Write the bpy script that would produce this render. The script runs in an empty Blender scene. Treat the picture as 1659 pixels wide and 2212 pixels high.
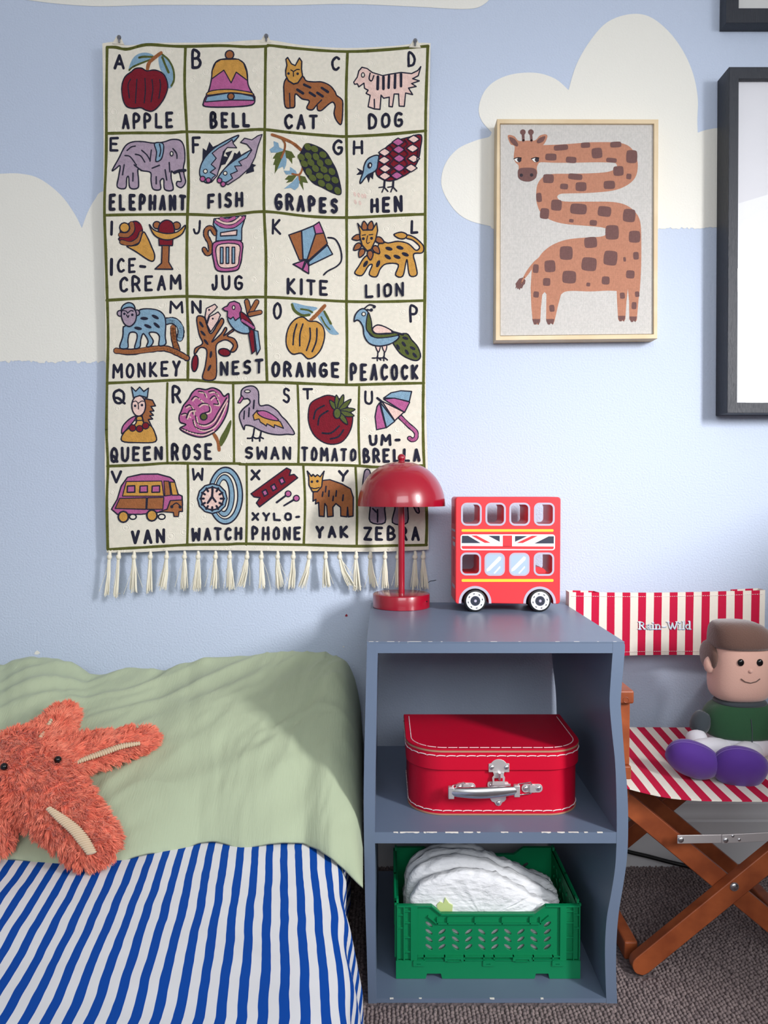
import bpy, bmesh, math, random
import numpy as np
from mathutils import Vector, Matrix, noise
from mathutils.geometry import tessellate_polygon
from mathutils.bvhtree import BVHTree
R = random.Random(7)
SC = bpy.context.scene
COL = SC.collection
# ---------------------------------------------------------------- camera, world, lights, exposure
FPX, CX, CY, HC, WALL = 1661.0, 829.5, 1106.0, 0.77, 1.56
PIT = math.atan(49.0 / FPX)
cam_data = bpy.data.cameras.new('camera')
cam_data.sensor_fit = 'VERTICAL'
cam_data.sensor_height = 36.0
cam_data.lens = FPX / 2212.0 * 36.0
cam_data.clip_start = 0.02
cam = bpy.data.objects.new('camera', cam_data)
COL.objects.link(cam)
cam.location = (0, 0, HC)
cam.rotation_euler = (math.pi / 2 - PIT, 0, 0)
SC.camera = cam
SC.view_settings.view_transform = 'Standard'
SC.view_settings.look = 'None'
SC.view_settings.gamma = 1
SC.view_settings.use_curve_mapping = False
SC.view_settings.exposure = 0.0

world = bpy.data.worlds.new('world')
SC.world = world
world.use_nodes = True
world.node_tree.nodes['Background'].inputs[0].default_value = (0.75, 0.85, 1.0, 1)
world.node_tree.nodes['Background'].inputs[1].default_value = 0.5


def area(name, loc, target, sx, sy, power, col):
    d = bpy.data.lights.new(name, 'AREA')
    d.shape = 'RECTANGLE'
    d.size, d.size_y, d.energy, d.color = sx, sy, power, col
    o = bpy.data.objects.new(name, d)
    COL.objects.link(o)
    o.location = loc
    o.rotation_euler = (Vector(target) - Vector(loc)).to_track_quat('-Z', 'Y').to_euler()
    return o


key = area('window_light', (1.60, -0.20, 1.40), (0.28, 1.5, 0.62), 0.20, 0.60, 6.2, (1.0, 0.985, 0.98))
key.data.spread = math.radians(58)
area('curtain_light', (1.62, -0.35, 1.45), (0.0, 0.9, 0.9), 1.3, 1.1, 11.0, (0.93, 0.96, 1.0))
area('rear_fill_light', (0.1, -1.9, 1.75), (-0.5, 1.4, 2.2), 1.8, 1.0, 38.0, (0.94, 0.97, 1.0))  # soft fill lamp added behind the camera

# ---------------------------------------------------------------- helpers


def lin(c):
    return tuple(((x / 255.0) / 12.92 if x / 255.0 <= 0.04045 else ((x / 255.0 + 0.055) / 1.055) ** 2.4) for x in c)


def at(px, py, y):
    """point at depth y that a ray through the photograph's pixel meets"""
    X, Y = (px - CX) / FPX, -(py - CY) / FPX
    dx, dy, dz = X, math.cos(PIT) + Y * math.sin(PIT), -math.sin(PIT) + Y * math.cos(PIT)
    t = y / dy
    return Vector((dx * t, y, HC + dz * t))


def ray(px, py):
    return (at(px, py, 1.0) - Vector((0, 0, HC))).normalized()


def mat(name, rgb, rough=0.6, metal=0.0, bump=None, var=None, coat=0.0, sheen=0.0, spec=0.5):
    """bump = (kind, scale, strength, distance[, stretch xyz]); var = (rgb2, scale, stretch)"""
    m = bpy.data.materials.new(name)
    m.use_nodes = True
    nt = m.node_tree
    b = nt.nodes['Principled BSDF']
    b.inputs['Base Color'].default_value = (*lin(rgb), 1)
    b.inputs['Roughness'].default_value = rough
    b.inputs['Metallic'].default_value = metal
    b.inputs['Specular IOR Level'].default_value = spec
    b.inputs['Coat Weight'].default_value = coat
    b.inputs['Coat Roughness'].default_value = 0.08
    b.inputs['Sheen Weight'].default_value = sheen
    tc = nt.nodes.new('ShaderNodeTexCoord')

    def mapping(st):
        mp = nt.nodes.new('ShaderNodeMapping')
        mp.inputs['Scale'].default_value = st
        nt.links.new(tc.outputs['Object'], mp.inputs['Vector'])
        return mp.outputs['Vector']
    if var:
        n = nt.nodes.new('ShaderNodeTexNoise')
        n.inputs['Scale'].default_value = var[1]
        n.inputs['Detail'].default_value = 4
        nt.links.new(mapping(var[2] if len(var) > 2 else (1, 1, 1)), n.inputs['Vector'])
        r = nt.nodes.new('ShaderNodeValToRGB')
        r.color_ramp.elements[0].position = 0.36
        r.color_ramp.elements[1].position = 0.64
        r.color_ramp.elements[0].color = (*lin(rgb), 1)
        r.color_ramp.elements[1].color = (*lin(var[0]), 1)
        nt.links.new(n.outputs['Fac'], r.inputs['Fac'])
        nt.links.new(r.outputs['Color'], b.inputs['Base Color'])
    if bump:
        kind, scale, stg, dist = bump[:4]
        vec = mapping(bump[4] if len(bump) > 4 else (1, 1, 1))
        if kind == 'noise':
            t = nt.nodes.new('ShaderNodeTexNoise')
            t.inputs['Scale'].default_value = scale
            t.inputs['Detail'].default_value = 3
            out = t.outputs['Fac']
            nt.links.new(vec, t.inputs['Vector'])
        elif kind == 'voronoi':
            t = nt.nodes.new('ShaderNodeTexVoronoi')
            t.inputs['Scale'].default_value = scale
            out = t.outputs['Distance']
            nt.links.new(vec, t.inputs['Vector'])
        elif kind == 'rings':
            t = nt.nodes.new('ShaderNodeTexVoronoi')
            t.inputs['Scale'].default_value = scale
            nt.links.new(vec, t.inputs['Vector'])
            mu = nt.nodes.new('ShaderNodeMath')
            mu.operation = 'MULTIPLY'
            mu.inputs[1].default_value = bump[5]
            nt.links.new(t.outputs['Distance'], mu.inputs[0])
            si = nt.nodes.new('ShaderNodeMath')
            si.operation = 'SINE'
            nt.links.new(mu.outputs[0], si.inputs[0])
            n2 = nt.nodes.new('ShaderNodeTexNoise')
            n2.inputs['Scale'].default_value = 600
            nt.links.new(vec, n2.inputs['Vector'])
            ad = nt.nodes.new('ShaderNodeMath')
            ad.operation = 'MULTIPLY_ADD'
            ad.inputs[1].default_value = 1.2
            nt.links.new(n2.outputs['Fac'], ad.inputs[0])
            nt.links.new(si.outputs[0], ad.inputs[2])
            out = ad.outputs[0]
        elif kind == 'weave':
            outs = []
            for ax in ('X', 'Z'):
                t = nt.nodes.new('ShaderNodeTexWave')
                t.bands_direction = ax
                t.inputs['Scale'].default_value = scale
                t.inputs['Distortion'].default_value = 1.5
                t.inputs['Detail Scale'].default_value = 3
                nt.links.new(vec, t.inputs['Vector'])
                outs.append(t.outputs['Fac'])
            ad = nt.nodes.new('ShaderNodeMath')
            ad.operation = 'ADD'
            nt.links.new(outs[0], ad.inputs[0])
            nt.links.new(outs[1], ad.inputs[1])
            out = ad.outputs[0]
        bp = nt.nodes.new('ShaderNodeBump')
        bp.inputs['Strength'].default_value = stg
        bp.inputs['Distance'].default_value = dist
        nt.links.new(out, bp.inputs['Height'])
        nt.links.new(bp.outputs['Normal'], b.inputs['Normal'])
    return m


def stripe_mat(name, c1, c2, period, frac, rough=0.8, bump=None, waver=0.0):
    """stripes across the u of the cloth's own UV map (metres)"""
    m = mat(name, c1, rough, bump=bump, spec=0.15)
    nt = m.node_tree
    b = nt.nodes['Principled BSDF']
    uv = nt.nodes.new('ShaderNodeUVMap')
    sx = nt.nodes.new('ShaderNodeSeparateXYZ')
    nt.links.new(uv.outputs['UV'], sx.inputs[0])
    n = nt.nodes.new('ShaderNodeTexNoise')
    n.inputs['Scale'].default_value = 14
    nt.links.new(uv.outputs['UV'], n.inputs['Vector'])
    ma = nt.nodes.new('ShaderNodeMath')
    ma.operation = 'MULTIPLY_ADD'
    ma.inputs[1].default_value = waver
    nt.links.new(n.outputs['Fac'], ma.inputs[0])
    nt.links.new(sx.outputs['X'], ma.inputs[2])
    dv = nt.nodes.new('ShaderNodeMath')
    dv.operation = 'DIVIDE'
    dv.inputs[1].default_value = period
    nt.links.new(ma.outputs[0], dv.inputs[0])
    fr = nt.nodes.new('ShaderNodeMath')
    fr.operation = 'FRACT'
    nt.links.new(dv.outputs[0], fr.inputs[0])
    lt = nt.nodes.new('ShaderNodeMath')
    lt.operation = 'LESS_THAN'
    lt.inputs[1].default_value = frac
    nt.links.new(fr.outputs[0], lt.inputs[0])
    mx = nt.nodes.new('ShaderNodeMix')
    mx.data_type = 'RGBA'
    mx.inputs[6].default_value = (*lin(c2), 1)
    mx.inputs[7].default_value = (*lin(c1), 1)
    nt.links.new(lt.outputs[0], mx.inputs[0])
    nt.links.new(mx.outputs[2], b.inputs['Base Color'])
    return m


OFF = {}


def tag(o, label, cat, group=None, kind=None):
    if label:
        o['label'] = label
    if cat:
        o['category'] = cat
    if group:
        o['group'] = group
    if kind:
        o['kind'] = kind
    return o


def thing(name, label, cat, loc, group=None):
    o = bpy.data.objects.new(name, None)
    o.empty_display_size = 0.02
    COL.objects.link(o)
    o.location = loc
    OFF[o.name] = Vector(loc)
    return tag(o, label, cat, group)


class MB:
    def __init__(self):
        self.v, self.f, self.m, self.uv, self.cur = [], [], [], None, 0

    def add(self, verts, faces):
        n = len(self.v)
        self.v += [tuple(p) for p in verts]
        self.f += [tuple(i + n for i in q) for q in faces]
        self.m += [self.cur] * len(faces)
        return self

    def box(self, x0, x1, y0, y1, z0, z1, M=None):
        p = [Vector((x, y, z)) for z in (z0, z1) for y in (y0, y1) for x in (x0, x1)]
        if M is not None:
            p = [M @ q for q in p]
        return self.add(p, [(0, 2, 3, 1), (4, 5, 7, 6), (0, 1, 5, 4), (2, 6, 7, 3), (0, 4, 6, 2), (1, 3, 7, 5)])

    def beam(self, a, b, w, h, up=(0, 0, 1)):
        a, b = Vector(a), Vector(b)
        d = (b - a).normalized()
        s = d.cross(Vector(up)).normalized()
        u = s.cross(d)
        p = []
        for q in (a, b):
            for i, j in ((-1, -1), (1, -1), (1, 1), (-1, 1)):
                p.append(q + s * (i * w / 2) + u * (j * h / 2))
        return self.add(p, [(3, 2, 1, 0), (4, 5, 6, 7), (0, 1, 5, 4), (1, 2, 6, 5), (2, 3, 7, 6), (3, 0, 4, 7)])

    def tube(self, pts, r, n=8, caps=True, flat=1.0):
        pts = [Vector(p) for p in pts]
        rs = r if isinstance(r, (list, tuple)) else [r] * len(pts)
        vs, fs = [], []
        ref = None
        for i, p in enumerate(pts):
            d = (pts[min(i + 1, len(pts) - 1)] - pts[max(i - 1, 0)])
            d = d.normalized() if d.length > 1e-9 else Vector((0, 0, 1))
            if ref is None:
                ref = Vector((0, 0, 1)) if abs(d.z) < 0.9 else Vector((1, 0, 0))
            s = d.cross(ref).normalized()
            u = s.cross(d).normalized()
            ref = u
            for k in range(n):
                a = 2 * math.pi * k / n
                vs.append(p + s * (math.cos(a) * rs[i]) + u * (math.sin(a) * rs[i] * flat))
        for i in range(len(pts) - 1):
            for k in range(n):
                a, b = i * n + k, i * n + (k + 1) % n
                fs.append((a, b, b + n, a + n))
        if caps:
            fs.append(tuple(range(n - 1, -1, -1)))
            fs.append(tuple(range((len(pts) - 1) * n, len(pts) * n)))
        return self.add(vs, fs)

    def lathe(self, prof, c, axis='z', n=48):
        """prof = [(r, h)]; closed at the ends where r is 0"""
        vs, fs = [], []
        c = Vector(c)
        for r, h in prof:
            for k in range(n):
                a = 2 * math.pi * k / n
                if axis == 'z':
                    vs.append(c + Vector((r * math.cos(a), r * math.sin(a), h)))
                elif axis == 'y':
                    vs.append(c + Vector((r * math.cos(a), h, r * math.sin(a))))
                else:
                    vs.append(c + Vector((h, r * math.cos(a), r * math.sin(a))))
        for i in range(len(prof) - 1):
            for k in range(n):
                a, b = i * n + k, i * n + (k + 1) % n
                q = (a, b, b + n, a + n)
                fs.append(q if axis != 'y' else q[::-1])
        return self.add(vs, fs)

    def ball(self, c, rx, ry=None, rz=None, n=16, e=1.0, M=None):
        ry, rz = ry or rx, rz or rx
        c = Vector(c)
        sp = lambda w: math.copysign(abs(w) ** e, w)
        vs, fs = [], []
        h = n // 2
        for i in range(h + 1):
            t = -math.pi / 2 + math.pi * i / h
            for k in range(n):
                a = 2 * math.pi * k / n
                p = Vector((rx * sp(math.cos(t)) * sp(math.cos(a)), ry * sp(math.cos(t)) * sp(math.sin(a)), rz * sp(math.sin(t))))
                vs.append(c + (M @ p if M is not None else p))
        for i in range(h):
            for k in range(n):
                a, b = i * n + k, i * n + (k + 1) % n
                fs.append((a, b, b + n, a + n))
        return self.add(vs, fs)

    def prism(self, poly, y0, y1):
        """poly of (x, z), extruded along y"""
        n = len(poly)
        tris = tessellate_polygon([[Vector((x, z, 0)) for x, z in poly]])
        area2 = sum(poly[i][0] * poly[(i + 1) % n][1] - poly[(i + 1) % n][0] * poly[i][1] for i in range(n))
        vs = [(x, y0, z) for x, z in poly] + [(x, y1, z) for x, z in poly]
        fs = []
        for t in tris:
            a, b, c = t
            cr = (poly[b][0] - poly[a][0]) * (poly[c][1] - poly[a][1]) - (poly[c][0] - poly[a][0]) * (poly[b][1] - poly[a][1])
            if cr < 0:
                b, c = c, b
            fs.append((a, b, c))
            fs.append((a + n, c + n, b + n))
        for i in range(n):
            j = (i + 1) % n
            fs.append((j, i, i + n, j + n) if area2 > 0 else (i, j, j + n, i + n))
        return self.add(vs, fs)

    def prism_z(self, poly, z0, z1):
        m = MB().prism(poly, 0, 1)
        vs = [(x, z, z0 + (1 - y) * (z1 - z0)) for x, y, z in m.v]
        return self.add(vs, [f for f in m.f])

    def grid(self, P, closed_u=False):
        nu, nv = len(P), len(P[0])
        vs = [p for row in P for p in row]
        fs = []
        for i in range(nu if closed_u else nu - 1):
            for j in range(nv - 1):
                a, b = i * nv + j, ((i + 1) % nu) * nv + j
                fs.append((a, b, b + 1, a + 1))
        return self.add(vs, fs)

    def build(self, name, mats, parent=None, smooth=40, bevel=0.0, seg=2, origin=None, uvs=None, subsurf=0, fix=True):
        me = bpy.data.meshes.new(name)
        if parent is not None:
            off = OFF[parent.name]
        elif origin is not None:
            off = Vector(origin)
        else:
            xs = np.array(self.v)
            off = Vector(((xs[:, 0].min() + xs[:, 0].max()) / 2, (xs[:, 1].min() + xs[:, 1].max()) / 2, xs[:, 2].min()))
        arr = (np.array(self.v, dtype=float) - np.array(off)).tolist()
        me.from_pydata(arr, [], self.f)
        mats = mats if isinstance(mats, (list, tuple)) else [mats]
        for q in mats:
            me.materials.append(q)
        if len(mats) > 1:
            me.polygons.foreach_set('material_index', self.m)
        if uvs is not None:
            ul = me.uv_layers.new(name='UVMap')
            flat = np.array([uvs[l.vertex_index] for l in me.loops], dtype=np.float32).ravel()
            ul.data.foreach_set('uv', flat)
        if fix:
            bm = bmesh.new()
            bm.from_mesh(me)
            bmesh.ops.recalc_face_normals(bm, faces=bm.faces)
            bm.to_mesh(me)
            bm.free()
        if smooth:
            me.shade_smooth()
            if smooth < 180:
                me.set_sharp_from_angle(angle=math.radians(smooth))
        me.update()
        o = bpy.data.objects.new(name, me)
        COL.objects.link(o)
        if parent is not None:
            o.parent = parent
            OFF[o.name] = off
        else:
            o.location = off
            OFF[o.name] = off
        if bevel:
            md = o.modifiers.new('bevel', 'BEVEL')
            md.width, md.segments, md.limit_method = bevel, seg, 'ANGLE'
            md.angle_limit = math.radians(35)
        if subsurf:
            md = o.modifiers.new('subsurf', 'SUBSURF')
            md.levels = md.render_levels = subsurf
        return o


def holes_mesh(outlines, y0, y1, bevel=0.0):
    """plate with holes: outlines of (x, z), first the outside; returns an MB"""
    cu = bpy.data.curves.new('tmp', 'CURVE')
    cu.dimensions = '2D'
    cu.fill_mode = 'BOTH'
    cu.extrude = (y1 - y0) / 2 - bevel
    cu.bevel_depth = bevel
    cu.bevel_resolution = 2
    cu.offset = -bevel
    for ol in outlines:
        s = cu.splines.new('POLY')
        s.points.add(len(ol) - 1)
        for p, (x, z) in zip(s.points, ol):
            p.co = (x, z, 0, 1)
        s.use_cyclic_u = True
    o = bpy.data.objects.new('tmp', cu)
    COL.objects.link(o)
    dg = bpy.context.evaluated_depsgraph_get()
    me = bpy.data.meshes.new_from_object(o.evaluated_get(dg))
    ym = (y0 + y1) / 2
    mb = MB()
    mb.add([(v.co.x, ym - v.co.z, v.co.y) for v in me.vertices], [tuple(p.vertices) for p in me.polygons])
    bpy.data.objects.remove(o)
    bpy.data.curves.remove(cu)
    bpy.data.meshes.remove(me)
    return mb


def rrect(x0, x1, z0, z1, r, n=6):
    pts = []
    for cx, cz, a0 in ((x1 - r, z1 - r, 0), (x0 + r, z1 - r, 90), (x0 + r, z0 + r, 180), (x1 - r, z0 + r, 270)):
        for k in range(n + 1):
            a = math.radians(a0 + 90 * k / n)
            pts.append((cx + r * math.cos(a), cz + r * math.sin(a)))
    return pts


def ellipse(cx, cz, a, b, rot=0, n=16):
    c, s = math.cos(rot), math.sin(rot)
    return [(cx + a * math.cos(t) * c - b * math.sin(t) * s, cz + a * math.cos(t) * s + b * math.sin(t) * c)
            for t in (2 * math.pi * k / n for k in range(n))]


def catmull(pts, closed=True, n=4):
    out = []
    N = len(pts)
    rng = range(N if closed else N - 1)
    for i in rng:
        g = lambda k: Vector(pts[k % N]) if closed else Vector(pts[max(0, min(N - 1, k))])
        p0, p1, p2, p3 = g(i - 1), g(i), g(i + 1), g(i + 2)
        for k in range(n):
            t = k / n
            out.append(0.5 * ((2 * p1) + (p2 - p0) * t + (2 * p0 - 5 * p1 + 4 * p2 - p3) * t * t + (3 * p1 - p0 - 3 * p2 + p3) * t ** 3))
    if not closed:
        out.append(Vector(pts[-1]))
    return [tuple(p) for p in out]


class Draw:
    """flat coloured shapes laid on a cloth or board; points are read from an enlarged crop of the photograph"""

    def __init__(self, mb, cols, y0, yfun, step=0.00006, maxlen=0.008, base=0.0):
        self.mb, self.cols, self.y0, self.yfun, self.step, self.ml, self.base = mb, cols, y0, yfun, step, maxlen, base
        self.L, self.nv = 1, 'N'

    def crop(self, x0, y0, s):
        self.c = (x0, y0, s)
        self.L = 1
        return self

    def xz(self, p):
        x0, y0, s = self.c
        v = at(x0 + p[0] * s, y0 + p[1] * s, self.y0)
        return (v.x, v.z)

    def put(self, col, pts, tris):
        self.mb.cur = self.cols[col]
        h = self.base + self.L * self.step
        stack = [tuple(pts[i] for i in t) for t in tris]
        idx = {}
        vs, fs = [], []

        def vid(p):
            k = (round(p[0] * 1e6), round(p[1] * 1e6))
            if k not in idx:
                idx[k] = len(vs)
                vs.append((p[0], self.yfun(p[0], p[1]) - h, p[1]))
            return idx[k]
        while stack:
            a, b, c = stack.pop()
            e = [(math.dist(a, b), a, b, c), (math.dist(b, c), b, c, a), (math.dist(c, a), c, a, b)]
            l, p, q, r = max(e, key=lambda w: w[0])
            if l > self.ml:
                m = ((p[0] + q[0]) / 2, (p[1] + q[1]) / 2)
                stack += [(p, m, r), (m, q, r)]
                continue
            cr = (b[0] - a[0]) * (c[1] - a[1]) - (c[0] - a[0]) * (b[1] - a[1])
            if abs(cr) < 1e-12:
                continue
            if cr < 0:
                b, c = c, b
            fs.append((vid(a), vid(b), vid(c)))
        self.mb.add(vs, fs)

    def fill(self, col, P):
        self.put(col, P, tessellate_polygon([[Vector((x, z, 0)) for x, z in P]]))
        self.L += 1

    def band(self, col, P, w, closed=False, wob=0.10):
        w = w / 2
        n = len(P)
        tp, tt = [], []
        ws = [w * (1 + R.uniform(-wob, wob)) for _ in P]
        for i in range(n if closed else n - 1):
            a, b = P[i], P[(i + 1) % n]
            d = math.dist(a, b)
            if d < 1e-7:
                continue
            nx, nz = -(b[1] - a[1]) / d, (b[0] - a[0]) / d
            wa, wb = ws[i], ws[(i + 1) % n]
            k = len(tp)
            tp += [(a[0] + nx * wa, a[1] + nz * wa), (a[0] - nx * wa, a[1] - nz * wa), (b[0] - nx * wb, b[1] - nz * wb), (b[0] + nx * wb, b[1] + nz * wb)]
            tt += [(k, k + 1, k + 2), (k, k + 2, k + 3)]
        for i in range(n):
            k = len(tp)
            tp += [(P[i][0] + ws[i] * math.cos(t), P[i][1] + ws[i] * math.sin(t)) for t in (math.pi * j / 4 + 0.3 for j in range(8))]
            tt += [(k, k + j, k + j + 1) for j in range(1, 7)]
        self.put(col, tp, tt)
        self.L += 1

    def W(self, w):
        return w * self.c[2] / FPX * self.y0

    def p(self, col, pts, ow=13, sm=True):
        P = [self.xz(q) for q in (catmull(pts) if sm else pts)]
        self.fill(col, P)
        if ow:
            self.band(self.nv, P, self.W(ow), True)
        return self

    def q(self, col, pts, ow=13):
        return self.p(col, pts, ow, False)

    def s(self, col, pts, w, sm=True, ow=0):
        P = [self.xz(q) for q in (catmull(pts, False) if sm and len(pts) > 2 else pts)]
        if ow:
            self.band(self.nv, P, self.W(w + 2 * ow))
        self.band(col, P, self.W(w))
        return self

    def c_(self, col, x, y, r, ry=None, ow=12, rot=0):
        return self.p(col, ellipse(x, y, r, ry or r, rot, 12), ow, False)

    def ss(self, w, *segs):
        for a in segs:
            self.s('N', a, w)
        return self


FONT = {
    'A': [[(0, 0), (.5, 1), (1, 0)], [(.2, .35), (.8, .35)]],
    'B': [[(0, 0), (0, 1), (.6, .97), (.8, .77), (.6, .55), (0, .52)], [(.6, .55), (.95, .3), (.7, .03), (0, 0)]],
    'C': [[(.95, .85), (.6, 1), (.15, .8), (0, .5), (.15, .15), (.55, 0), (.95, .15)]],
    'D': [[(0, 0), (0, 1), (.55, .95), (.95, .55), (.7, .1), (0, 0)]],
    'E': [[(.9, 1), (0, 1), (0, 0), (.9, 0)], [(0, .52), (.7, .52)]],
    'F': [[(.9, 1), (0, 1), (0, 0)], [(0, .5), (.7, .5)]],
    'G': [[(.9, .87), (.55, 1), (.12, .8), (0, .45), (.15, .12), (.55, 0), (.92, .15), (.92, .45), (.55, .45)]],
    'H': [[(0, 0), (0, 1)], [(1, 0), (1, 1)], [(0, .5), (1, .5)]],
    'I': [[(.5, 0), (.5, 1)]],
    'J': [[(.9, 1), (.9, .3), (.6, 0), (.2, .05), (0, .3)]],
    'K': [[(0, 0), (0, 1)], [(.9, 1), (.05, .48), (1, 0)]],
    'L': [[(0, 1), (0, 0), (.9, 0)]],
    'M': [[(0, 0), (.05, 1), (.5, .4), (.95, 1), (1, 0)]],
    'N': [[(0, 0), (0, 1), (1, 0), (1, 1)]],
    'O': [[(.5, 1), (.1, .8), (0, .45), (.15, .1), (.5, 0), (.88, .15), (1, .5), (.88, .85), (.5, 1)]],
    'P': [[(0, 0), (0, 1), (.65, .97), (.9, .75), (.65, .5), (0, .46)]],
    'Q': [[(.5, 1), (.1, .8), (0, .45), (.15, .1), (.5, 0), (.88, .15), (1, .5), (.88, .85), (.5, 1)], [(.1, .35), (.5, .35), (1.05, -.02)]],
    'R': [[(0, 0), (0, 1), (.65, .97), (.88, .75), (.65, .52), (0, .48)], [(.45, .5), (1, 0)]],
    'S': [[(.92, .88), (.55, 1), (.12, .85), (.15, .6), (.75, .45), (.92, .2), (.55, 0), (.05, .1)]],
    'T': [[(0, 1), (1, 1)], [(.5, 1), (.5, 0)]],
    'U': [[(0, 1), (.05, .25), (.3, 0), (.7, .02), (.95, .28), (1, 1)]],
    'V': [[(0, 1), (.5, 0), (1, 1)]],
    'W': [[(0, 1), (.1, 0), (.5, .6), (.9, 0), (1, 1)]],
    'X': [[(0, 0), (1, 1)], [(0, 1), (1, 0)]],
    'Y': [[(0, 1), (.5, .5), (1, 1)], [(.5, .5), (.45, 0)]],
    'Z': [[(0, 1), (1, 1), (0, 0), (1, 0)]],
    '-': [[(.1, .45), (.9, .45)]],
}


def word(d, txt, x0, x1, tl, bl, tr, br, w=30):
    w *= 0.86
    """letters between x0 and x1, left top and bottom, right top and bottom, in crop pixels"""
    wd = [0.35 if c == 'I' else (1.25 if c in 'MW' else (0.7 if c in '-J' else 1.0)) for c in txt]
    tot = sum(wd) + 0.34 * (len(txt) - 1)
    pos = 0
    hw = w / 2
    for c, k in zip(txt, wd):
        a, b = pos / tot, (pos + k) / tot
        xa, xb = x0 + (x1 - x0) * a + hw, x0 + (x1 - x0) * b - hw
        for stroke in FONT[c]:
            pts = []
            for u, v in stroke:
                x = xa + (xb - xa) * u
                t = (x - x0) / max(1, x1 - x0)
                top, bot = tl + (tr - tl) * t + hw, bl + (br - bl) * t - hw
                pts.append((x + R.uniform(-2.5, 2.5), bot + (top - bot) * v + R.uniform(-3, 3)))
            d.s('N', pts, w, sm=c in 'BCDGJOPQRSU')
        pos += k + 0.34


# ---------------------------------------------------------------- materials
M = {}
M['wall'] = mat('blue_wall_paint', (194, 206, 227), 0.75, bump=('noise', 260, 0.6, 0.002))
M['cloud'] = mat('cream_wall_paint', (234, 232, 224), 0.75, bump=('noise', 260, 0.35, 0.002))
M['plain'] = mat('white_room_paint', (226, 224, 220), 0.8, bump=('noise', 200, 0.2, 0.002))
M['skirting'] = mat('white_skirting_gloss', (222, 220, 222), 0.4)
M['carpet'] = mat('beige_carpet_loops', (124, 111, 111), 0.95, bump=('voronoi', 190, 1.0, 0.003, (1.0, 0.7, 1)), var=((98, 86, 86), 150))
M['carpet_yarn'] = mat('beige_carpet_yarn', (150, 134, 132), 0.95, bump=('noise', 900, .5, .001), var=((120, 106, 106), 120))
M['cab'] = mat('blue_grey_paint', (104, 119, 142), 0.36, bump=('noise', 90, 0.08, 0.001), var=((108, 123, 146), 6))
M['chip'] = mat('bare_chipped_paint', (235, 230, 222), 0.7)
M['red_lacquer'] = mat('crimson_lacquer', (152, 8, 36), 0.28, coat=0.6)
M['black'] = mat('black_plastic', (18, 18, 20), 0.45)
M['bus_red'] = mat('red_toy_paint', (222, 50, 58), 0.42, bump=('noise', 120, 0.05, 0.001))
M['grey_trim'] = mat('lilac_grey_print', (184, 178, 196), 0.5)
M['yellow'] = mat('yellow_print', (238, 200, 52), 0.5)
M['white_print'] = mat('white_print', (240, 240, 242), 0.5)
M['navy_print'] = mat('navy_print', (40, 46, 66), 0.5)
M['pane_print'] = mat('pale_blue_print', (170, 190, 226), 0.45)
M['tyre'] = mat('black_rubber_tyre', (24, 26, 30), 0.55)
M['case_red'] = mat('red_board', (198, 3, 44), 0.45, spec=0.3, bump=('noise', 300, 0.12, 0.001))
M['board_edge'] = mat('raw_board_edge', (178, 130, 104), 0.8)
M['thread'] = mat('white_thread', (236, 222, 224), 0.8)
M['steel'] = mat('polished_steel', (226, 227, 230), 0.25, 1.0)
M['dull_steel'] = mat('dull_steel', (222, 216, 216), 0.5, 0.85)
M['green'] = mat('green_crate_plastic', (0, 132, 82), 0.42, bump=('noise', 200, 0.05, 0.001))
M['nappy'] = mat('white_nappy_film', (240, 241, 244), 0.6, bump=('noise', 95, 0.8, 0.004, (.6, 1, 1.5)))
M['nappy_print'] = mat('pale_green_print', (206, 220, 150), 0.6)
M['wood'] = mat('reddish_teak', (168, 86, 46), 0.45, var=((138, 66, 34), 24, (1, 1, 1)), bump=('noise', 60, 0.1, 0.001))
M['chair_cloth'] = stripe_mat('red_and_cream_canvas', (196, 28, 66), (234, 226, 214), 0.0309, 0.5, 0.85, bump=('weave', 220, 0.25, 0.0008))
M['sheet'] = stripe_mat('blue_and_white_cotton', (8, 76, 172), (236, 236, 240), 0.0209, 0.49, 0.8, bump=('noise', 40, 0.12, 0.004), waver=0.006)
M['pillow'] = mat('sage_green_muslin', (176, 188, 158), 0.9, bump=('noise', 420, 0.35, 0.0016, (1, .12, .12)), sheen=0.1)
M['mattress'] = mat('white_mattress_ticking', (225, 225, 225), 0.9)
M['fur'] = mat('coral_plush_pile', (252, 150, 122), 0.85, sheen=0.3, var=((246, 128, 100), 40))
M['black_gloss'] = mat('black_glass_bead', (14, 14, 16), 0.08)
M['cord'] = mat('beige_corduroy', (214, 190, 160), 0.9)
M['frame_wood'] = mat('pale_pine', (224, 204, 170), 0.55, var=((212, 188, 150), 12, (1, 1, 1)))
M['frame_black'] = mat('blue_black_stained_oak', (34, 38, 48), 0.5, bump=('noise', 120, 0.5, 0.002, (4, 4, 0.6)))
M['paper'] = mat('white_print_paper', (222, 222, 228), 0.7)
M['mount'] = mat('pale_grey_mount', (206, 206, 204), 0.8)
M['nail'] = mat('grey_metal_hook', (120, 122, 130), 0.4, 0.8)
M['wool'] = mat('cream_tassel_cotton', (232, 226, 208), 0.9)
# ---------------------------------------------------------------- the room


def struct(name, mb, m, **k):
    o = mb.build(name, m, **k)
    o['kind'] = 'structure'
    return o


XL, XR, YB, TOP = -2.0, 1.66, -2.05, 2.45
mb = MB()
mb.cur = 0
mb.add([(XL, WALL, 0), (XR, WALL, 0), (XR, WALL, TOP), (XL, WALL, TOP)], [(0, 1, 2, 3)])


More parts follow.
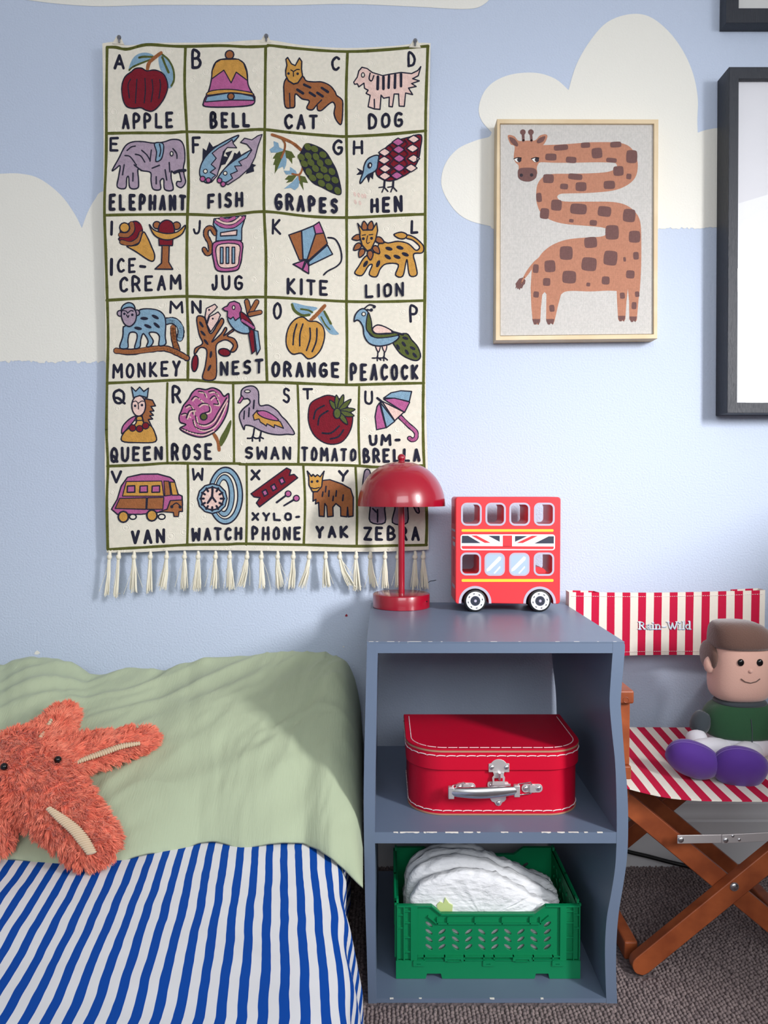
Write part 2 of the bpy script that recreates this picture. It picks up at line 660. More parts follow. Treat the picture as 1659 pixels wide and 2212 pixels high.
def wall_shape(px, sm=True):
    pts = catmull(px, True, 5) if sm else px
    P = [at(x, y, WALL) for x, y in pts]
    tris = tessellate_polygon([[Vector((p.x, p.z, 0)) for p in P]])
    mb.cur = 1
    fs = []
    for a, b, c in tris:
        cr = (P[b].x - P[a].x) * (P[c].z - P[a].z) - (P[c].x - P[a].x) * (P[b].z - P[a].z)
        fs.append((a, b, c) if cr > 0 else (a, c, b))
    mb.add([(p.x, WALL - 0.0006, p.z) for p in P], fs)


def rough(x0, x1, y, a=3.5):
    n = int(abs(x1 - x0) / 4)
    return [(x0 + (x1 - x0) * i / n, y + R.uniform(-a, a)) for i in range(n + 1)]


left = catmull([(-640, 770), (-690, 640), (-640, 540), (-540, 505), (-490, 520)], False, 6) + catmull([(-490, 520), (-440, 420), (-320, 340), (-190, 340), (-90, 372), (-20, 376), (40, 375), (85, 386), (130, 420), (160, 460), (177, 493)], False, 6)
left += catmull([(177, 493), (190, 458), (206, 430), (226, 412), (320, 390), (480, 470), (560, 650), (560, 775)], False, 6)[1:]
wall_shape(left + rough(560, -640, 782), False)
wall_shape(rough(-200, 56, -20, 2) + catmull([(56, 0), (130, 9), (220, 14), (350, 11), (600, 12), (750, 9), (900, 15), (1000, 20), (1042, 12), (1070, -20), (1070, -60), (-200, -60)], False, 4), False)
rc = catmull([(1060, 489), (1015, 477), (985, 457), (961, 422), (953, 390), (963, 352), (990, 321), (1030, 303), (1056, 296), (1062, 286)], False, 5)
rc += catmull([(1062, 286), (1041, 262), (1034, 235), (1045, 200), (1070, 175), (1110, 160), (1160, 158), (1200, 171), (1228, 195)], False, 5)[1:]
rc += catmull([(1228, 195), (1245, 140), (1275, 88), (1312, 48), (1360, 31), (1402, 36), (1442, 66), (1475, 110), (1497, 160), (1507, 212), (1506, 260), (1507, 287)], False, 5)[1:]
rc += catmull([(1507, 287), (1525, 281), (1560, 276), (1640, 275), (1760, 300), (1800, 400), (1800, 499)], False, 5)[1:]
wall_shape(rc + rough(1800, 1060, 493, 2.5), False)
# chips and marks that sit in the paint
for x, y, r in ((80, 1410, 5), (181, 1448, 3), (258, 1282, 2.2), (700, 1418, 2), (742, 1397, 1.6)):
    wall_shape([(x + r * 1.3 * math.cos(t) * R.uniform(.6, 1.1), y + r * math.sin(t) * R.uniform(.6, 1.1)) for t in (k * math.pi / 4 for k in range(8))], False)
struct('wall_back', mb, [M['wall'], M['cloud']], smooth=0, fix=False, origin=(0, WALL, 0))
mk = MB()
mk.tube([at(x, y, WALL - 0.001) for x, y in ((924, 1259), (930, 1255), (938, 1254), (942, 1253))], 0.0006, 5)
tag(mk.build('loose_thread', M['navy_print']), 'short dark loose thread on wall between hanging tassels and red bus', 'thread')
mk = MB()
mk.add([at(x, y, WALL - 0.0008) for x, y in ((745, 1331), (748, 1326), (751, 1329), (750, 1332))], [(0, 3, 2, 1)])
mk.cur = 0
mk.prism([(at(x, y, WALL).x, at(x, y, WALL).z) for x, y in ((745, 1331), (748, 1326), (751, 1329), (750, 1332))], WALL - 0.0012, WALL - 0.0003)
tag(mk.build('sticker_scrap', M['red_lacquer'], smooth=0), 'tiny red scrap stuck on the wall left of the bookcase top', 'scrap')

struct('floor', MB().add([(XL, YB, 0), (XR, YB, 0), (XR, WALL, 0), (XL, WALL, 0)], [(0, 1, 2, 3)]), M['carpet'], smooth=0, fix=False, origin=(0, 0, 0))
struct('ceiling', MB().add([(XL, YB, TOP), (XR, YB, TOP), (XR, WALL, TOP), (XL, WALL, TOP)], [(3, 2, 1, 0)]), M['plain'], smooth=0, fix=False, origin=(0, 0, TOP))
struct('wall_left', MB().add([(XL, YB, 0), (XL, WALL, 0), (XL, WALL, TOP), (XL, YB, TOP)], [(0, 1, 2, 3)]), M['plain'], smooth=0, fix=False, origin=(XL, 0, 0))
WY0, WY1, WZ0, WZ1 = -1.05, 0.35, 0.88, 2.02
m = MB()
for y0, y1, z0, z1 in ((YB, WY0, 0, TOP), (WY1, WALL, 0, TOP), (WY0, WY1, 0, WZ0), (WY0, WY1, WZ1, TOP)):
    m.add([(XR, y0, z0), (XR, y1, z0), (XR, y1, z1), (XR, y0, z1)], [(0, 3, 2, 1)])
struct('wall_right', m, M['plain'], smooth=0, fix=False, origin=(XR, 0, 0))
m = MB()
for z0, z1 in ((WZ0, WZ0 + .05), (WZ1 - .05, WZ1)):
    m.box(XR + .02, XR + .07, WY0, WY1, z0, z1)
for y in (WY0, -.385, WY1 - .06):
    m.box(XR + .02, XR + .07, y, y + .06, WZ0, WZ1)
struct('window_1', m, M['skirting'], smooth=0)
m = MB()
for x0, x1, z0, z1 in ((XL, -.85, 0, TOP), (1.05, XR, 0, TOP), (-.85, 1.05, 0, 1.12), (-.85, 1.05, 2.3, TOP)):
    m.add([(x0, YB, z0), (x1, YB, z0), (x1, YB, z1), (x0, YB, z1)], [(3, 2, 1, 0)])
struct('wall_front', m, M['plain'], smooth=0, fix=False, origin=(0, YB, 0))
m = MB()
for z0, z1 in ((1.12, 1.17), (2.25, 2.3)):
    m.box(-.85, 1.05, YB - .07, YB - .02, z0, z1)
for x in (-.85, .07, .99):
    m.box(x, x + .06, YB - .07, YB - .02, 1.12, 2.3)
struct('added_window', m, M['skirting'], smooth=0)  # unseen window frame added behind the camera to go with the fill lamp
# looped pile of the carpet where it shows, rows running towards the wall
rg0 = np.random.default_rng(5)
gx0, gy0 = np.meshgrid(np.arange(-0.16, 0.95, .0062), np.arange(0.72, WALL - .018, .0072), indexing='ij')
gy0 = gy0 + (np.arange(gx0.shape[0]) % 2)[:, None] * .0036
px0 = (gx0 + rg0.normal(size=gx0.shape) * .0007).ravel()
py0 = (gy0 + rg0.normal(size=gx0.shape) * .0007).ravel()
kp = ~((px0 > -.033) & (px0 < .352) & (py0 > 1.122) & (py0 < 1.534)) & ~((px0 < -.06) & (py0 < 1.5))
for xr0 in (.405, .693):
    kp &= ~((abs(px0 - xr0) < .024) & (py0 > 1.186) & (py0 < 1.526))
px0, py0 = px0[kp], py0[kp]
ncl = len(px0)
tmpl = [(0, 0, 1.0)]
for h_, r_ in ((.82, .55), (.45, .88), (0.0, 1.0)):
    tmpl += [(r_ * math.cos(2 * math.pi * k / 8), r_ * math.sin(2 * math.pi * k / 8), h_) for k in range(8)]
tmpl = np.array(tmpl)
sx0 = rg0.uniform(.0026, .0033, ncl)[:, None]
sy0 = rg0.uniform(.0034, .0044, ncl)[:, None]
sz0 = rg0.uniform(.0028, .0046, ncl)[:, None]
an0 = rg0.normal(size=ncl)[:, None] * .35
lx0, ly0 = tmpl[None, :, 0] * sx0, tmpl[None, :, 1] * sy0
vx = px0[:, None] + lx0 * np.cos(an0) - ly0 * np.sin(an0)
vy = py0[:, None] + lx0 * np.sin(an0) + ly0 * np.cos(an0)
vz = tmpl[None, :, 2] * sz0 + 0 * vx + .0002
cm = MB()
cm.v = np.stack([vx, np.minimum(vy, WALL - .017), vz], 2).reshape(-1, 3).tolist()
qf = [(0, 1 + k, 1 + (k + 1) % 8) for k in range(8)] + [(1 + r * 8 + k, 9 + r * 8 + k, 9 + r * 8 + (k + 1) % 8, 1 + r * 8 + (k + 1) % 8) for r in range(2) for k in range(8)]
cm.f = [tuple(i + b for i in q) for b in range(0, ncl * 25, 25) for q in qf]
cm.m = [0] * len(cm.f)
tag(cm.build('carpet_pile', M['carpet_yarn'], smooth=180, fix=False, origin=(.4, 1.2, 0)), 'beige looped carpet pile around the bookcase and the folding chair', 'carpet', kind='stuff')
# skirting board with a moulded top, along the back wall
prof = [(0, 0), (0.016, 0), (0.016, 0.094), (0.0135, 0.098), (0.0135, 0.104), (0.011, 0.109), (0.0085, 0.119), (0.008, 0.128), (0.003, 0.134), (0, 0.134)]
m = MB()
P = [[(x, WALL - d, z) for d, z in prof] for x in (XL, XR)]
m.grid(P)
struct('baseboard_back', m, M['skirting'], smooth=30, origin=(0, WALL, 0))

# ---------------------------------------------------------------- alphabet wall hanging
H = 'cream embroidered alphabet wall hanging with tasselled bottom edge'
tap = thing('wall_hanging', H + ' on blue wall', 'wall hanging', at(575, 1195, WALL))
YT = WALL - 0.022


def tap_y(x, z):
    w = 0.0020 * math.sin(x * 21 + 0.8 * math.sin(z * 5)) + 0.0016 * math.sin(z * 13 + x * 6 + 1)
    w += 0.0025 * math.exp(-((z - 1.34) / 0.05) ** 2) * math.cos((x + 0.245) * 2 * math.pi / 0.30)
    return YT - w


top = catmull([(222, 95), (250, 92), (275, 99), (330, 93), (400, 92), (480, 93), (575, 88), (650, 97), (750, 103), (850, 100), (905, 93), (930, 93)], False, 6)
bot = catmull([(231, 1194), (320, 1192), (400, 1188), (520, 1189), (600, 1190), (700, 1191), (800, 1192), (870, 1190), (926, 1187)], False, 8)
lef = catmull([(222, 95), (224, 300), (226, 500), (228, 800), (227, 1000), (231, 1194)], False, 8)
rig = catmull([(930, 93), (927, 250), (923, 450), (922, 650), (920, 850), (924, 1020), (926, 1187)], False, 8)


def along(pl, t):
    d = [0]
    for a, b in zip(pl, pl[1:]):
        d.append(d[-1] + math.dist(a, b))
    s = t * d[-1]
    for i in range(len(pl) - 1):
        if s <= d[i + 1] + 1e-9:
            k = (s - d[i]) / (d[i + 1] - d[i])
            return (pl[i][0] + (pl[i + 1][0] - pl[i][0]) * k, pl[i][1] + (pl[i + 1][1] - pl[i][1]) * k)
    return pl[-1]


NU, NV = 110, 170
tu = [along(top, i / NU) for i in range(NU + 1)]
bu = [along(bot, i / NU) for i in range(NU + 1)]
lv = [along(lef, j / NV) for j in range(NV + 1)]
rv = [along(rig, j / NV) for j in range(NV + 1)]
G = []
for i in range(NU + 1):
    u = i / NU
    row = []
    for j in range(NV + 1):
        v = j / NV
        q = [0, 0]
        for k in (0, 1):
            q[k] = (1 - v) * tu[i][k] + v * bu[i][k] + (1 - u) * lv[j][k] + u * rv[j][k] - ((1 - u) * (1 - v) * tu[0][k] + u * (1 - v) * tu[NU][k] + (1 - u) * v * bu[0][k] + u * v * bu[NU][k])
        p = at(q[0], q[1], YT)
        row.append((p.x, tap_y(p.x, p.z), p.z))
    G.append(row)
tm = MB()
tm.grid(G)
nf = len(tm.v)
BK = [[(x, y + 0.006, z) for x, y, z in row] for row in (G[0], G[-1])]
n1 = NV + 1
# back and rim give the felted cloth its thickness
back = [(x, y + 0.005, z) for row in G for x, y, z in row]
tm.add(back, [(i * n1 + j, i * n1 + j + 1, (i + 1) * n1 + j + 1, (i + 1) * n1 + j) for i in range(NU) for j in range(NV)])
rim = [(i, 0) for i in range(NU)] + [(NU, j) for j in range(NV)] + [(NU - i, NV) for i in range(NU)] + [(0, NV - j) for j in range(NV)]
for k in range(len(rim)):
    a, b = rim[k], rim[(k + 1) % len(rim)]
    ia, ib = a[0] * n1 + a[1], b[0] * n1 + b[1]
    tm.f.append((ia, ia + nf, ib + nf, ib))
    tm.m.append(0)
EC = {'W': (236, 229, 214), 'N': (30, 31, 52), 'G': (88, 92, 34), 'R': (122, 12, 34), 'P': (184, 96, 148), 'M': (206, 152, 72),
      'B': (160, 98, 58), 'S': (134, 168, 192), 'L': (172, 152, 170), 'K': (238, 204, 194), 'O': (86, 96, 44), 'F': (232, 206, 194)}
cols, emats = {}, []
for i, (k, c) in enumerate(EC.items()):
    cols[k] = i
    wool = ('rings', 26, 0.30, 0.0015, (1, 1, 1), 210) if k == 'W' else ('voronoi', 420, 0.5, 0.0015, (1, 1, 1))
    emats.append(mat('embroidered_wool_' + {'W': 'cream', 'N': 'navy', 'G': 'olive', 'R': 'crimson', 'P': 'mauve', 'M': 'mustard', 'B': 'brown', 'S': 'sky', 'L': 'lilac', 'K': 'blush', 'O': 'moss', 'F': 'faded'}[k], c, 0.95, bump=wool, var=(tuple(int(v * (.97 if k == 'W' else .93)) for v in c), 140)))
D = Draw(tm, cols, YT, tap_y, base=0.0003)
s1 = 370 / 1659
C1, C2, C3, C4 = (210, 60, s1), (570, 60, s1), (210, 460, s1), (570, 460, s1)
C5, C6, PX = (220, 820, 360 / 1659), (500, 820, 440 / 1659), (0, 0, 1)


def pxs(c, *pts):
    return [(c[0] + x * c[2], c[1] + y * c[2]) for x, y in pts]


D.crop(*PX)
LW = 6.0
lines = [
    pxs(C1, (100, 195), (180, 195), (250, 210), (320, 207), (480, 165), (700, 175), (860, 180), (1200, 180), (1450, 195), (1640, 188)) + pxs(C2, (60, 180), (300, 200), (800, 228), (1200, 215), (1590, 178)),
    pxs(C1, (100, 195), (90, 700), (90, 1200), (80, 1800)) + pxs(C3, (90, 400), (100, 830), (105, 1200), (95, 1640)) + pxs(C5, (48, 500), (65, 860), (55, 1200), (62, 1685)),
    pxs(C2, (1588, 178), (1570, 700), (1565, 1010), (1562, 1800)) + pxs(C4, (1562, 450), (1558, 850), (1545, 1650)) + pxs(C6, (1560, 300), (1565, 600), (1590, 1100), (1585, 1345)),
    pxs(C1, (90, 1025), (400, 1015), (700, 1010), (860, 1000), (1200, 1010), (1450, 995)) + pxs(C2, (0, 990), (250, 1015), (700, 1048), (820, 1052), (1200, 1040), (1570, 1005)),
    pxs(C1, (80, 1825), (400, 1815), (860, 1800), (1250, 1815)) + pxs(C2, (0, 1785), (400, 1820), (800, 1830), (1200, 1822), (1560, 1812)),
    pxs(C3, (95, 848), (400, 832), (860, 808), (1250, 822)) + pxs(C4, (0, 818), (400, 838), (800, 856), (1200, 858), (1560, 850)),
    pxs(C3, (95, 1648), (500, 1632), (880, 1615), (1250, 1643)) + pxs(C4, (20, 1640), (450, 1655), (800, 1665), (1200, 1655), (1550, 1650)),
    pxs(C5, (60, 862), (400, 850), (660, 832), (1000, 835), (1350, 835)) + pxs(C6, (100, 690), (540, 690), (1000, 700), (1200, 712), (1565, 700)),
    pxs(C5, (62, 1690), (400, 1670), (860, 1645), (1250, 1640)) + pxs(C6, (100, 1336), (590, 1345), (1000, 1357), (1300, 1352), (1590, 1347)),
    pxs(C1, (855, 180), (845, 560), (865, 1000), (880, 1400), (870, 1800)) + pxs(C3, (868, 400), (870, 808), (880, 1200), (875, 1620)),
    pxs(C2, (20, 190), (15, 560), (10, 990), (2, 1400), (5, 1790)) + pxs(C4, (22, 400), (20, 820), (20, 1200), (32, 1640)),
    pxs(C2, (810, 230), (798, 600), (800, 1050), (805, 1400), (800, 1820)) + pxs(C4, (803, 400), (800, 855), (805, 1250), (800, 1660)),
    pxs(C5, (652, 35), (645, 400), (655, 832)), pxs(C5, (1305, 30), (1310, 400), (1315, 832)),
    pxs(C6, (540, 40), (550, 400), (545, 690)), pxs(C6, (1040, 60), (1035, 400), (1045, 700)),
    pxs(C5, (855, 845), (860, 1200), (850, 1645)), pxs(C5, (1440, 838), (1445, 1250), (1440, 1640)),
    pxs(C6, (585, 695), (600, 1000), (590, 1342)), pxs(C6, (1010, 705), (1022, 1000), (1020, 1355))]
for k, ln in enumerate(lines):
    D.L = 1
    D.s('G', ln, LW * (0.85 if k > 11 else 1.0))
# double edge seam in cream
for ln in (pxs(PX, (236, 1191), (400, 1186), (600, 1187), (800, 1188), (922, 1183)),):
    D.L = 1
    D.s('W', ln, 5)
d = D
# --- A
d.crop(*C1)
word(d, 'A', 160, 272, 262, 410, 262, 410)
d.L = 1
d.p('S', [(545, 268), (480, 242), (400, 255), (340, 310), (305, 415), (370, 372), (440, 345), (520, 305)], 0)
d.s('O', [(405, 292), (450, 282), (540, 282)], 20).s('O', [(312, 412), (340, 385), (400, 355), (510, 310)], 16)
d.p('S', [(620, 255), (592, 300), (610, 400), (650, 450), (680, 572), (722, 568), (745, 480), (725, 370), (670, 285)], 0)
d.s('O', [(630, 285), (655, 350), (690, 430)], 22).s('O', [(625, 255), (690, 310), (735, 400), (742, 500), (715, 560)], 18)
d.s('B', [(485, 410), (510, 330), (620, 242)], 32)
d.p('R', [(480, 418), (430, 392), (370, 397), (330, 430), (270, 480), (240, 570), (247, 680), (282, 760), (350, 780), (420, 772), (470, 795), (530, 803), (590, 758), (650, 670), (682, 570), (662, 480), (620, 430), (550, 408)], 12)
d.ss(10, [(325, 500), (300, 560), (312, 680)], [(385, 500), (378, 600), (370, 730)], [(462, 490), (466, 600), (455, 725)], [(530, 500), (538, 600), (520, 715)], [(605, 500), (612, 570), (595, 680)])
word(d, 'APPLE', 238, 738, 835, 985, 808, 965)
# --- B
d.L = 1
word(d, 'B', 912, 1015, 210, 398, 210, 398, 32)
d.c_('B', 1285, 270, 42)
d.p('P', [(1110, 490), (1085, 600), (1060, 650), (1030, 720), (1050, 762), (1290, 772), (1500, 755), (1530, 690), (1510, 650), (1465, 560), (1455, 440), (1420, 350), (1340, 312), (1220, 312), (1150, 340), (1115, 420)])
d.q('M', [(1110, 500), (1115, 420), (1150, 345), (1200, 315), (1370, 315), (1420, 352), (1452, 440), (1460, 522), (1350, 440), (1300, 542), (1230, 418)], 11)
d.p('M', [(1085, 620), (1180, 605), (1300, 605), (1420, 622), (1500, 640), (1505, 662), (1300, 636), (1072, 655)], 10)
d.q('S', [(1065, 668), (1280, 638), (1400, 650), (1512, 675), (1525, 712), (1290, 706), (1045, 718)], 10)
d.c_('B', 1298, 672, 32)
word(d, 'BELL', 1090, 1490, 815, 978, 835, 970, 34)
# --- C
d.crop(*C2)
word(d, 'C', 652, 740, 272, 418, 272, 418, 28)
d.p('B', [(195, 560), (210, 510), (250, 480), (370, 470), (410, 515), (480, 525), (560, 525), (640, 560), (690, 620), (705, 655), (750, 690), (765, 740), (752, 930), (705, 900), (680, 830), (690, 760), (670, 720), (635, 735), (600, 765), (555, 802), (520, 795), (512, 750), (470, 795), (415, 780), (440, 710), (370, 690), (305, 645), (300, 760), (270, 778), (208, 768), (195, 620)])
d.ss(24, [(390, 553), (450, 580)], [(325, 603), (380, 638)], [(445, 630), (495, 662)], [(518, 630), (570, 665)], [(560, 582), (620, 622)])
d.ss(12, [(250, 640), (255, 770)], [(515, 745), (560, 700)])
d.q('M', [(213, 420), (225, 370), (215, 312), (232, 295), (268, 355), (305, 372), (345, 297), (368, 330), (365, 400), (375, 470), (330, 538), (290, 550), (240, 520), (215, 470)])
d.c_('N', 240, 450, 13, ow=0).c_('N', 328, 450, 13, ow=0)
d.ss(10, [(262, 415), (285, 430), (288, 475)], [(290, 430), (320, 410), (345, 410)])
word(d, 'CAT', 198, 525, 835, 985, 845, 985)
# --- D
d.L = 1
word(d, 'D', 1390, 1475, 240, 388, 240, 388, 28)
d.q('K', [(870, 530), (905, 480), (920, 420), (950, 385), (1000, 398), (1050, 438), (1150, 470), (1230, 455), (1330, 440), (1430, 450), (1490, 420), (1520, 380), (1495, 470), (1440, 500), (1505, 520), (1430, 548), (1475, 575), (1400, 592), (1440, 655), (1372, 640), (1360, 770), (1310, 768), (1305, 650), (1262, 650), (1245, 775), (1212, 770), (1215, 680), (1160, 690), (1135, 660), (1125, 798), (1070, 792), (1010, 770), (1030, 660), (990, 640), (1010, 610), (975, 590), (970, 540), (920, 575), (905, 545), (880, 550)], 12)
d.ss(26, [(1105, 480), (1102, 600)], [(1158, 482), (1158, 600)], [(1212, 470), (1208, 590)], [(1272, 462), (1268, 590)], [(1328, 455), (1328, 575)])
d.ss(12, [(1030, 445), (1020, 500), (1045, 520), (1065, 470)], [(1070, 700), (1072, 780)])
d.c_('W', 960, 462, 15, 22, ow=9)
word(d, 'DOG', 1010, 1350, 842, 992, 818, 972)
# --- E
d.crop(*C1)
word(d, 'E', 120, 218, 1058, 1200, 1058, 1200)
d.p('L', [(150, 1385), (210, 1270), (270, 1150), (340, 1105), (440, 1100), (540, 1112), (640, 1100), (720, 1075), (800, 1085), (838, 1150), (845, 1270), (830, 1350), (838, 1420), (850, 1490), (810, 1540), (765, 1520), (770, 1482), (808, 1480), (800, 1430), (785, 1390), (740, 1400), (715, 1382), (712, 1450), (730, 1560), (650, 1560), (640, 1460), (607, 1480), (610, 1560), (540, 1560), (520, 1480), (515, 1400), (440, 1385), (395, 1372), (402, 1480), (395, 1555), (322, 1555), (308, 1450), (290, 1460), (280, 1560), (202, 1550), (212, 1450), (225, 1340), (180, 1372)])
d.p('S', [(552, 1116), (628, 1112), (640, 1170), (618, 1265), (565, 1290), (572, 1200)], 12)
d.ss(12, [(600, 1120), (612, 1180), (600, 1240)], [(290, 1190), (330, 1155), (370, 1145)], [(270, 1240), (320, 1250), (380, 1330)], [(370, 1225), (420, 1240), (460, 1300)], [(430, 1185), (480, 1230), (512, 1285)], [(522, 1180), (510, 1290)], [(530, 1358), (600, 1328)], [(360, 1330), (430, 1385)], [(570, 1440), (570, 1510)], [(655, 1370), (670, 1470)], [(265, 1330), (250, 1430)], [(350, 1410), (350, 1490)], [(730, 1165), (765, 1210), (770, 1260)], [(695, 1300), (700, 1390)])
d.c_('W', 718, 1215, 14, 22, ow=10)
d.s('N', [(745, 1398), (790, 1380), (850, 1375)], 28)
word(d, 'ELEPHANT', 125, 858, 1620, 1785, 1612, 1765, 34)
# --- F
d.L = 1
word(d, 'F', 912, 1005, 1045, 1212, 1045, 1212)
d.q('N', [(1015, 1275), (1020, 1160), (1055, 1185), (1085, 1100), (1120, 1150), (1250, 1095), (1100, 1260)], 0)
d.q('N', [(1200, 1330), (1215, 1240), (1265, 1250), (1240, 1210), (1310, 1190), (1240, 1320)], 0)
d.p('S', [(990, 1420), (1000, 1330), (1050, 1240), (1150, 1150), (1280, 1080), (1372, 1045), (1330, 1100), (1240, 1180), (1200, 1320), (1150, 1430), (1100, 1490), (1040, 1490)])
d.q('L', [(1175, 1165), (1250, 1125), (1308, 1085), (1320, 1125), (1352, 1165), (1262, 1160), (1222, 1200), (1190, 1330), (1160, 1430), (1105, 1490), (1110, 1452), (1145, 1425), (1092, 1395), (1145, 1358), (1102, 1320), (1152, 1262), (1112, 1212)], 10)
d.c_('W', 1045, 1385, 20, ow=9).c_('P', 1018, 1458, 26, ow=10).c_('P', 1075, 1472, 24, ow=10)
d.q('N', [(1250, 1340), (1310, 1270), (1330, 1210), (1355, 1225), (1380, 1192), (1395, 1235), (1440, 1200)], 0)
d.q('N', [(1470, 1350), (1500, 1320), (1542, 1335), (1515, 1355), (1522, 1395), (1440, 1420)], 0)
d.p('S', [(1165, 1480), (1190, 1420), (1260, 1340), (1370, 1260), (1500, 1188), (1500, 1250), (1440, 1350), (1330, 1450), (1240, 1500)])
d.q('L', [(1500, 1190), (1450, 1132), (1390, 1115), (1430, 1075), (1500, 1092), (1560, 1052), (1600, 1040), (1560, 1150), (1530, 1260), (1480, 1360), (1380, 1450), (1270, 1520), (1240, 1510), (1312, 1460), (1292, 1420), (1360, 1392), (1332, 1342), (1402, 1340), (1372, 1300), (1450, 1262)], 10)
d.c_('W', 1240, 1410, 19, ow=9).c_('P', 1185, 1478, 24, ow=10).c_('P', 1220, 1515, 24, ow=10)
word(d, 'FISH', 1065, 1420, 1602, 1755, 1592, 1740, 34)
# --- G
d.crop(*C2)
word(d, 'G', 665, 770, 1078, 1230, 1078, 1230)
for col, pts in (('S', [(200, 1185), (150, 1160), (140, 1118), (95, 1100), (98, 1150), (55, 1182), (70, 1212), (130, 1210)]),
                 ('O', [(200, 1190), (120, 1215), (85, 1270), (110, 1270), (90, 1330), (110, 1330), (105, 1415), (165, 1325)]),
                 ('S', [(200, 1195), (165, 1290), (130, 1372), (185, 1345), (195, 1377), (215, 1330), (222, 1280)]),
                 ('O', [(205, 1185), (215, 1260), (240, 1270), (275, 1320), (275, 1262), (305, 1255), (270, 1200)]),
                 ('S', [(320, 1415), (310, 1385), (255, 1348), (250, 1385), (192, 1385), (215, 1422), (270, 1420)]),
                 ('O', [(320, 1428), (240, 1430), (203, 1470), (240, 1475), (215, 1505), (275, 1488)]),
                 ('S', [(335, 1428), (280, 1490), (195, 1562), (260, 1550), (300, 1572), (335, 1540), (348, 1470)]),
                 ('O', [(345, 1428), (345, 1500), (385, 1572), (375, 1492), (427, 1500), (400, 1440)])):
    d.q(col, pts, 0)
d.s('B', [(80, 1040), (150, 1062), (270, 1112), (340, 1165), (395, 1215)], 28).s('B', [(180, 1080), (205, 1125), (200, 1185), (170, 1260)], 20)
d.s('B', [(275, 1415), (340, 1422), (370, 1375), (375, 1340)], 18).s('B', [(340, 1420), (345, 1475)], 14)
d.p('N', [(335, 1250), (360, 1195), (410, 1118), (520, 1145), (605, 1200), (662, 1290), (712, 1390), (752, 1560), (735, 1612), (660, 1592), (560, 1542), (475, 1502), (405, 1420), (365, 1340)], 0)
for x, y in ((425, 1155), (490, 1175), (362, 1255), (430, 1243), (505, 1250), (572, 1230), (392, 1318), (455, 1305), (545, 1310), (625, 1300), (435, 1395), (500, 1362), (582, 1372), (658, 1390), (472, 1452), (540, 1432), (612, 1450), (688, 1472), (557, 1502), (632, 1535), (712, 1572)):
    d.L = 30
    d.p('O', ellipse(x, y, 38, 29, R.uniform(.3, 1.1), 10), 0)
word(d, 'GRAPES', 105, 722, 1605, 1770, 1645, 1795, 36)
# --- H
d.L = 1
word(d, 'H', 860, 962, 1090, 1232, 1090, 1232)
d.p('R', [(1085, 1400), (1108, 1260), (1180, 1170), (1270, 1110), (1400, 1070), (1522, 1048), (1515, 1180), (1490, 1300), (1420, 1400), (1320, 1460), (1220, 1490), (1130, 1460)])
for col, lst in (('K', [(1170, 1215), (1165, 1290), (1175, 1370), (1172, 1443), (1450, 1090), (1440, 1178), (1450, 1278), (1425, 1368)]), ('P', [(1300, 1118), (1305, 1190), (1310, 1275), (1310, 1365), (1288, 1440)])):
    for x, y in lst:
        d.L = 20
        d.p(col, [(x - 58, y), (x - 26, y - 24), (x, y - 38), (x + 26, y - 24), (x + 58, y), (x + 26, y + 24), (x, y + 38), (x - 26, y + 24)], 11, False)
d.L = 40
d.ss(9, [(1220, 1150), (1255, 1190), (1215, 1225), (1255, 1280), (1220, 1330), (1255, 1370), (1220, 1405), (1240, 1450)], [(1360, 1095), (1390, 1140), (1355, 1180), (1395, 1235), (1360, 1275), (1390, 1330), (1360, 1370), (1370, 1410)], [(1490, 1180), (1492, 1220), (1480, 1290)])
d.L = 2
d.q('N', [(965, 1392), (905, 1360), (930, 1390), (900, 1420), (955, 1415)], 6).q('N', [(1060, 1410), (1055, 1465), (1030, 1440), (1015, 1495), (1000, 1445), (980, 1450)], 6)
d.p('S', [(1112, 1245), (1060, 1245), (1000, 1280), (970, 1340), (962, 1395), (932, 1480), (940, 1502), (1000, 1432), (1060, 1402), (1095, 1370), (1105, 1310)])
d.c_('N', 1025, 1335, 24, 32, ow=0, rot=0.3).c_('W', 1030, 1335, 8, 14, ow=0)
for x in (1170, 1255):
    d.ss(20, [(x, 1485), (x - 5, 1550)])
    d.ss(12, [(x - 5, 1545), (x - 55, 1550)], [(x - 5, 1548), (x - 25, 1595)], [(x - 5, 1548), (x + 32, 1590)])
for x, y in ((880, 1605), (918, 1615), (955, 1625), (885, 1680), (930, 1690), (980, 1625)):
    d.L = 1
    d.p('F', ellipse(x, y, 13, 24, -.3, 8), 0)
d.L = 1
word(d, 'HEN', 1028, 1345, 1650, 1795, 1628, 1790, 36)
# --- I
d.crop(*C3)
d.ss(28, [(150, 95), (145, 215)])
d.p('R', [(232, 230), (238, 160), (330, 100), (390, 88), (435, 140), (442, 235), (400, 300), (320, 322), (250, 292), (215, 262)])
d.s('B', [(340, 112), (345, 170), (300, 220), (235, 220)], 38, ow=8)
d.s('R', [(420, 110), (440, 160)], 10)
d.s('B', [(432, 200), (405, 265), (330, 305), (245, 288)], 34, ow=8)
d.c_('M', 272, 150, 47)
d.p('M', [(450, 190), (490, 240), (530, 330), (560, 410), (550, 467), (500, 460), (380, 380), (295, 330), (350, 325), (410, 300)])
d.c_('B', 580, 120, 36).c_('B', 768, 122, 38)
d.p('R', [(600, 195), (608, 110), (670, 68), (732, 100), (745, 195), (670, 215)])
d.q('B', [(632, 318), (700, 318), (696, 480), (735, 548), (565, 548), (627, 490)])
d.q('R', [(600, 255), (735, 255), (732, 318), (604, 318)], 11)
d.p('M', [(510, 118), (555, 170), (670, 202), (780, 182), (852, 118), (825, 200), (740, 252), (670, 264), (590, 242), (540, 195)])
d.L = 1
d.ss(30, [(145, 455), (142, 600)])
word(d, 'CE', 195, 385, 440, 588, 440, 588, 28)
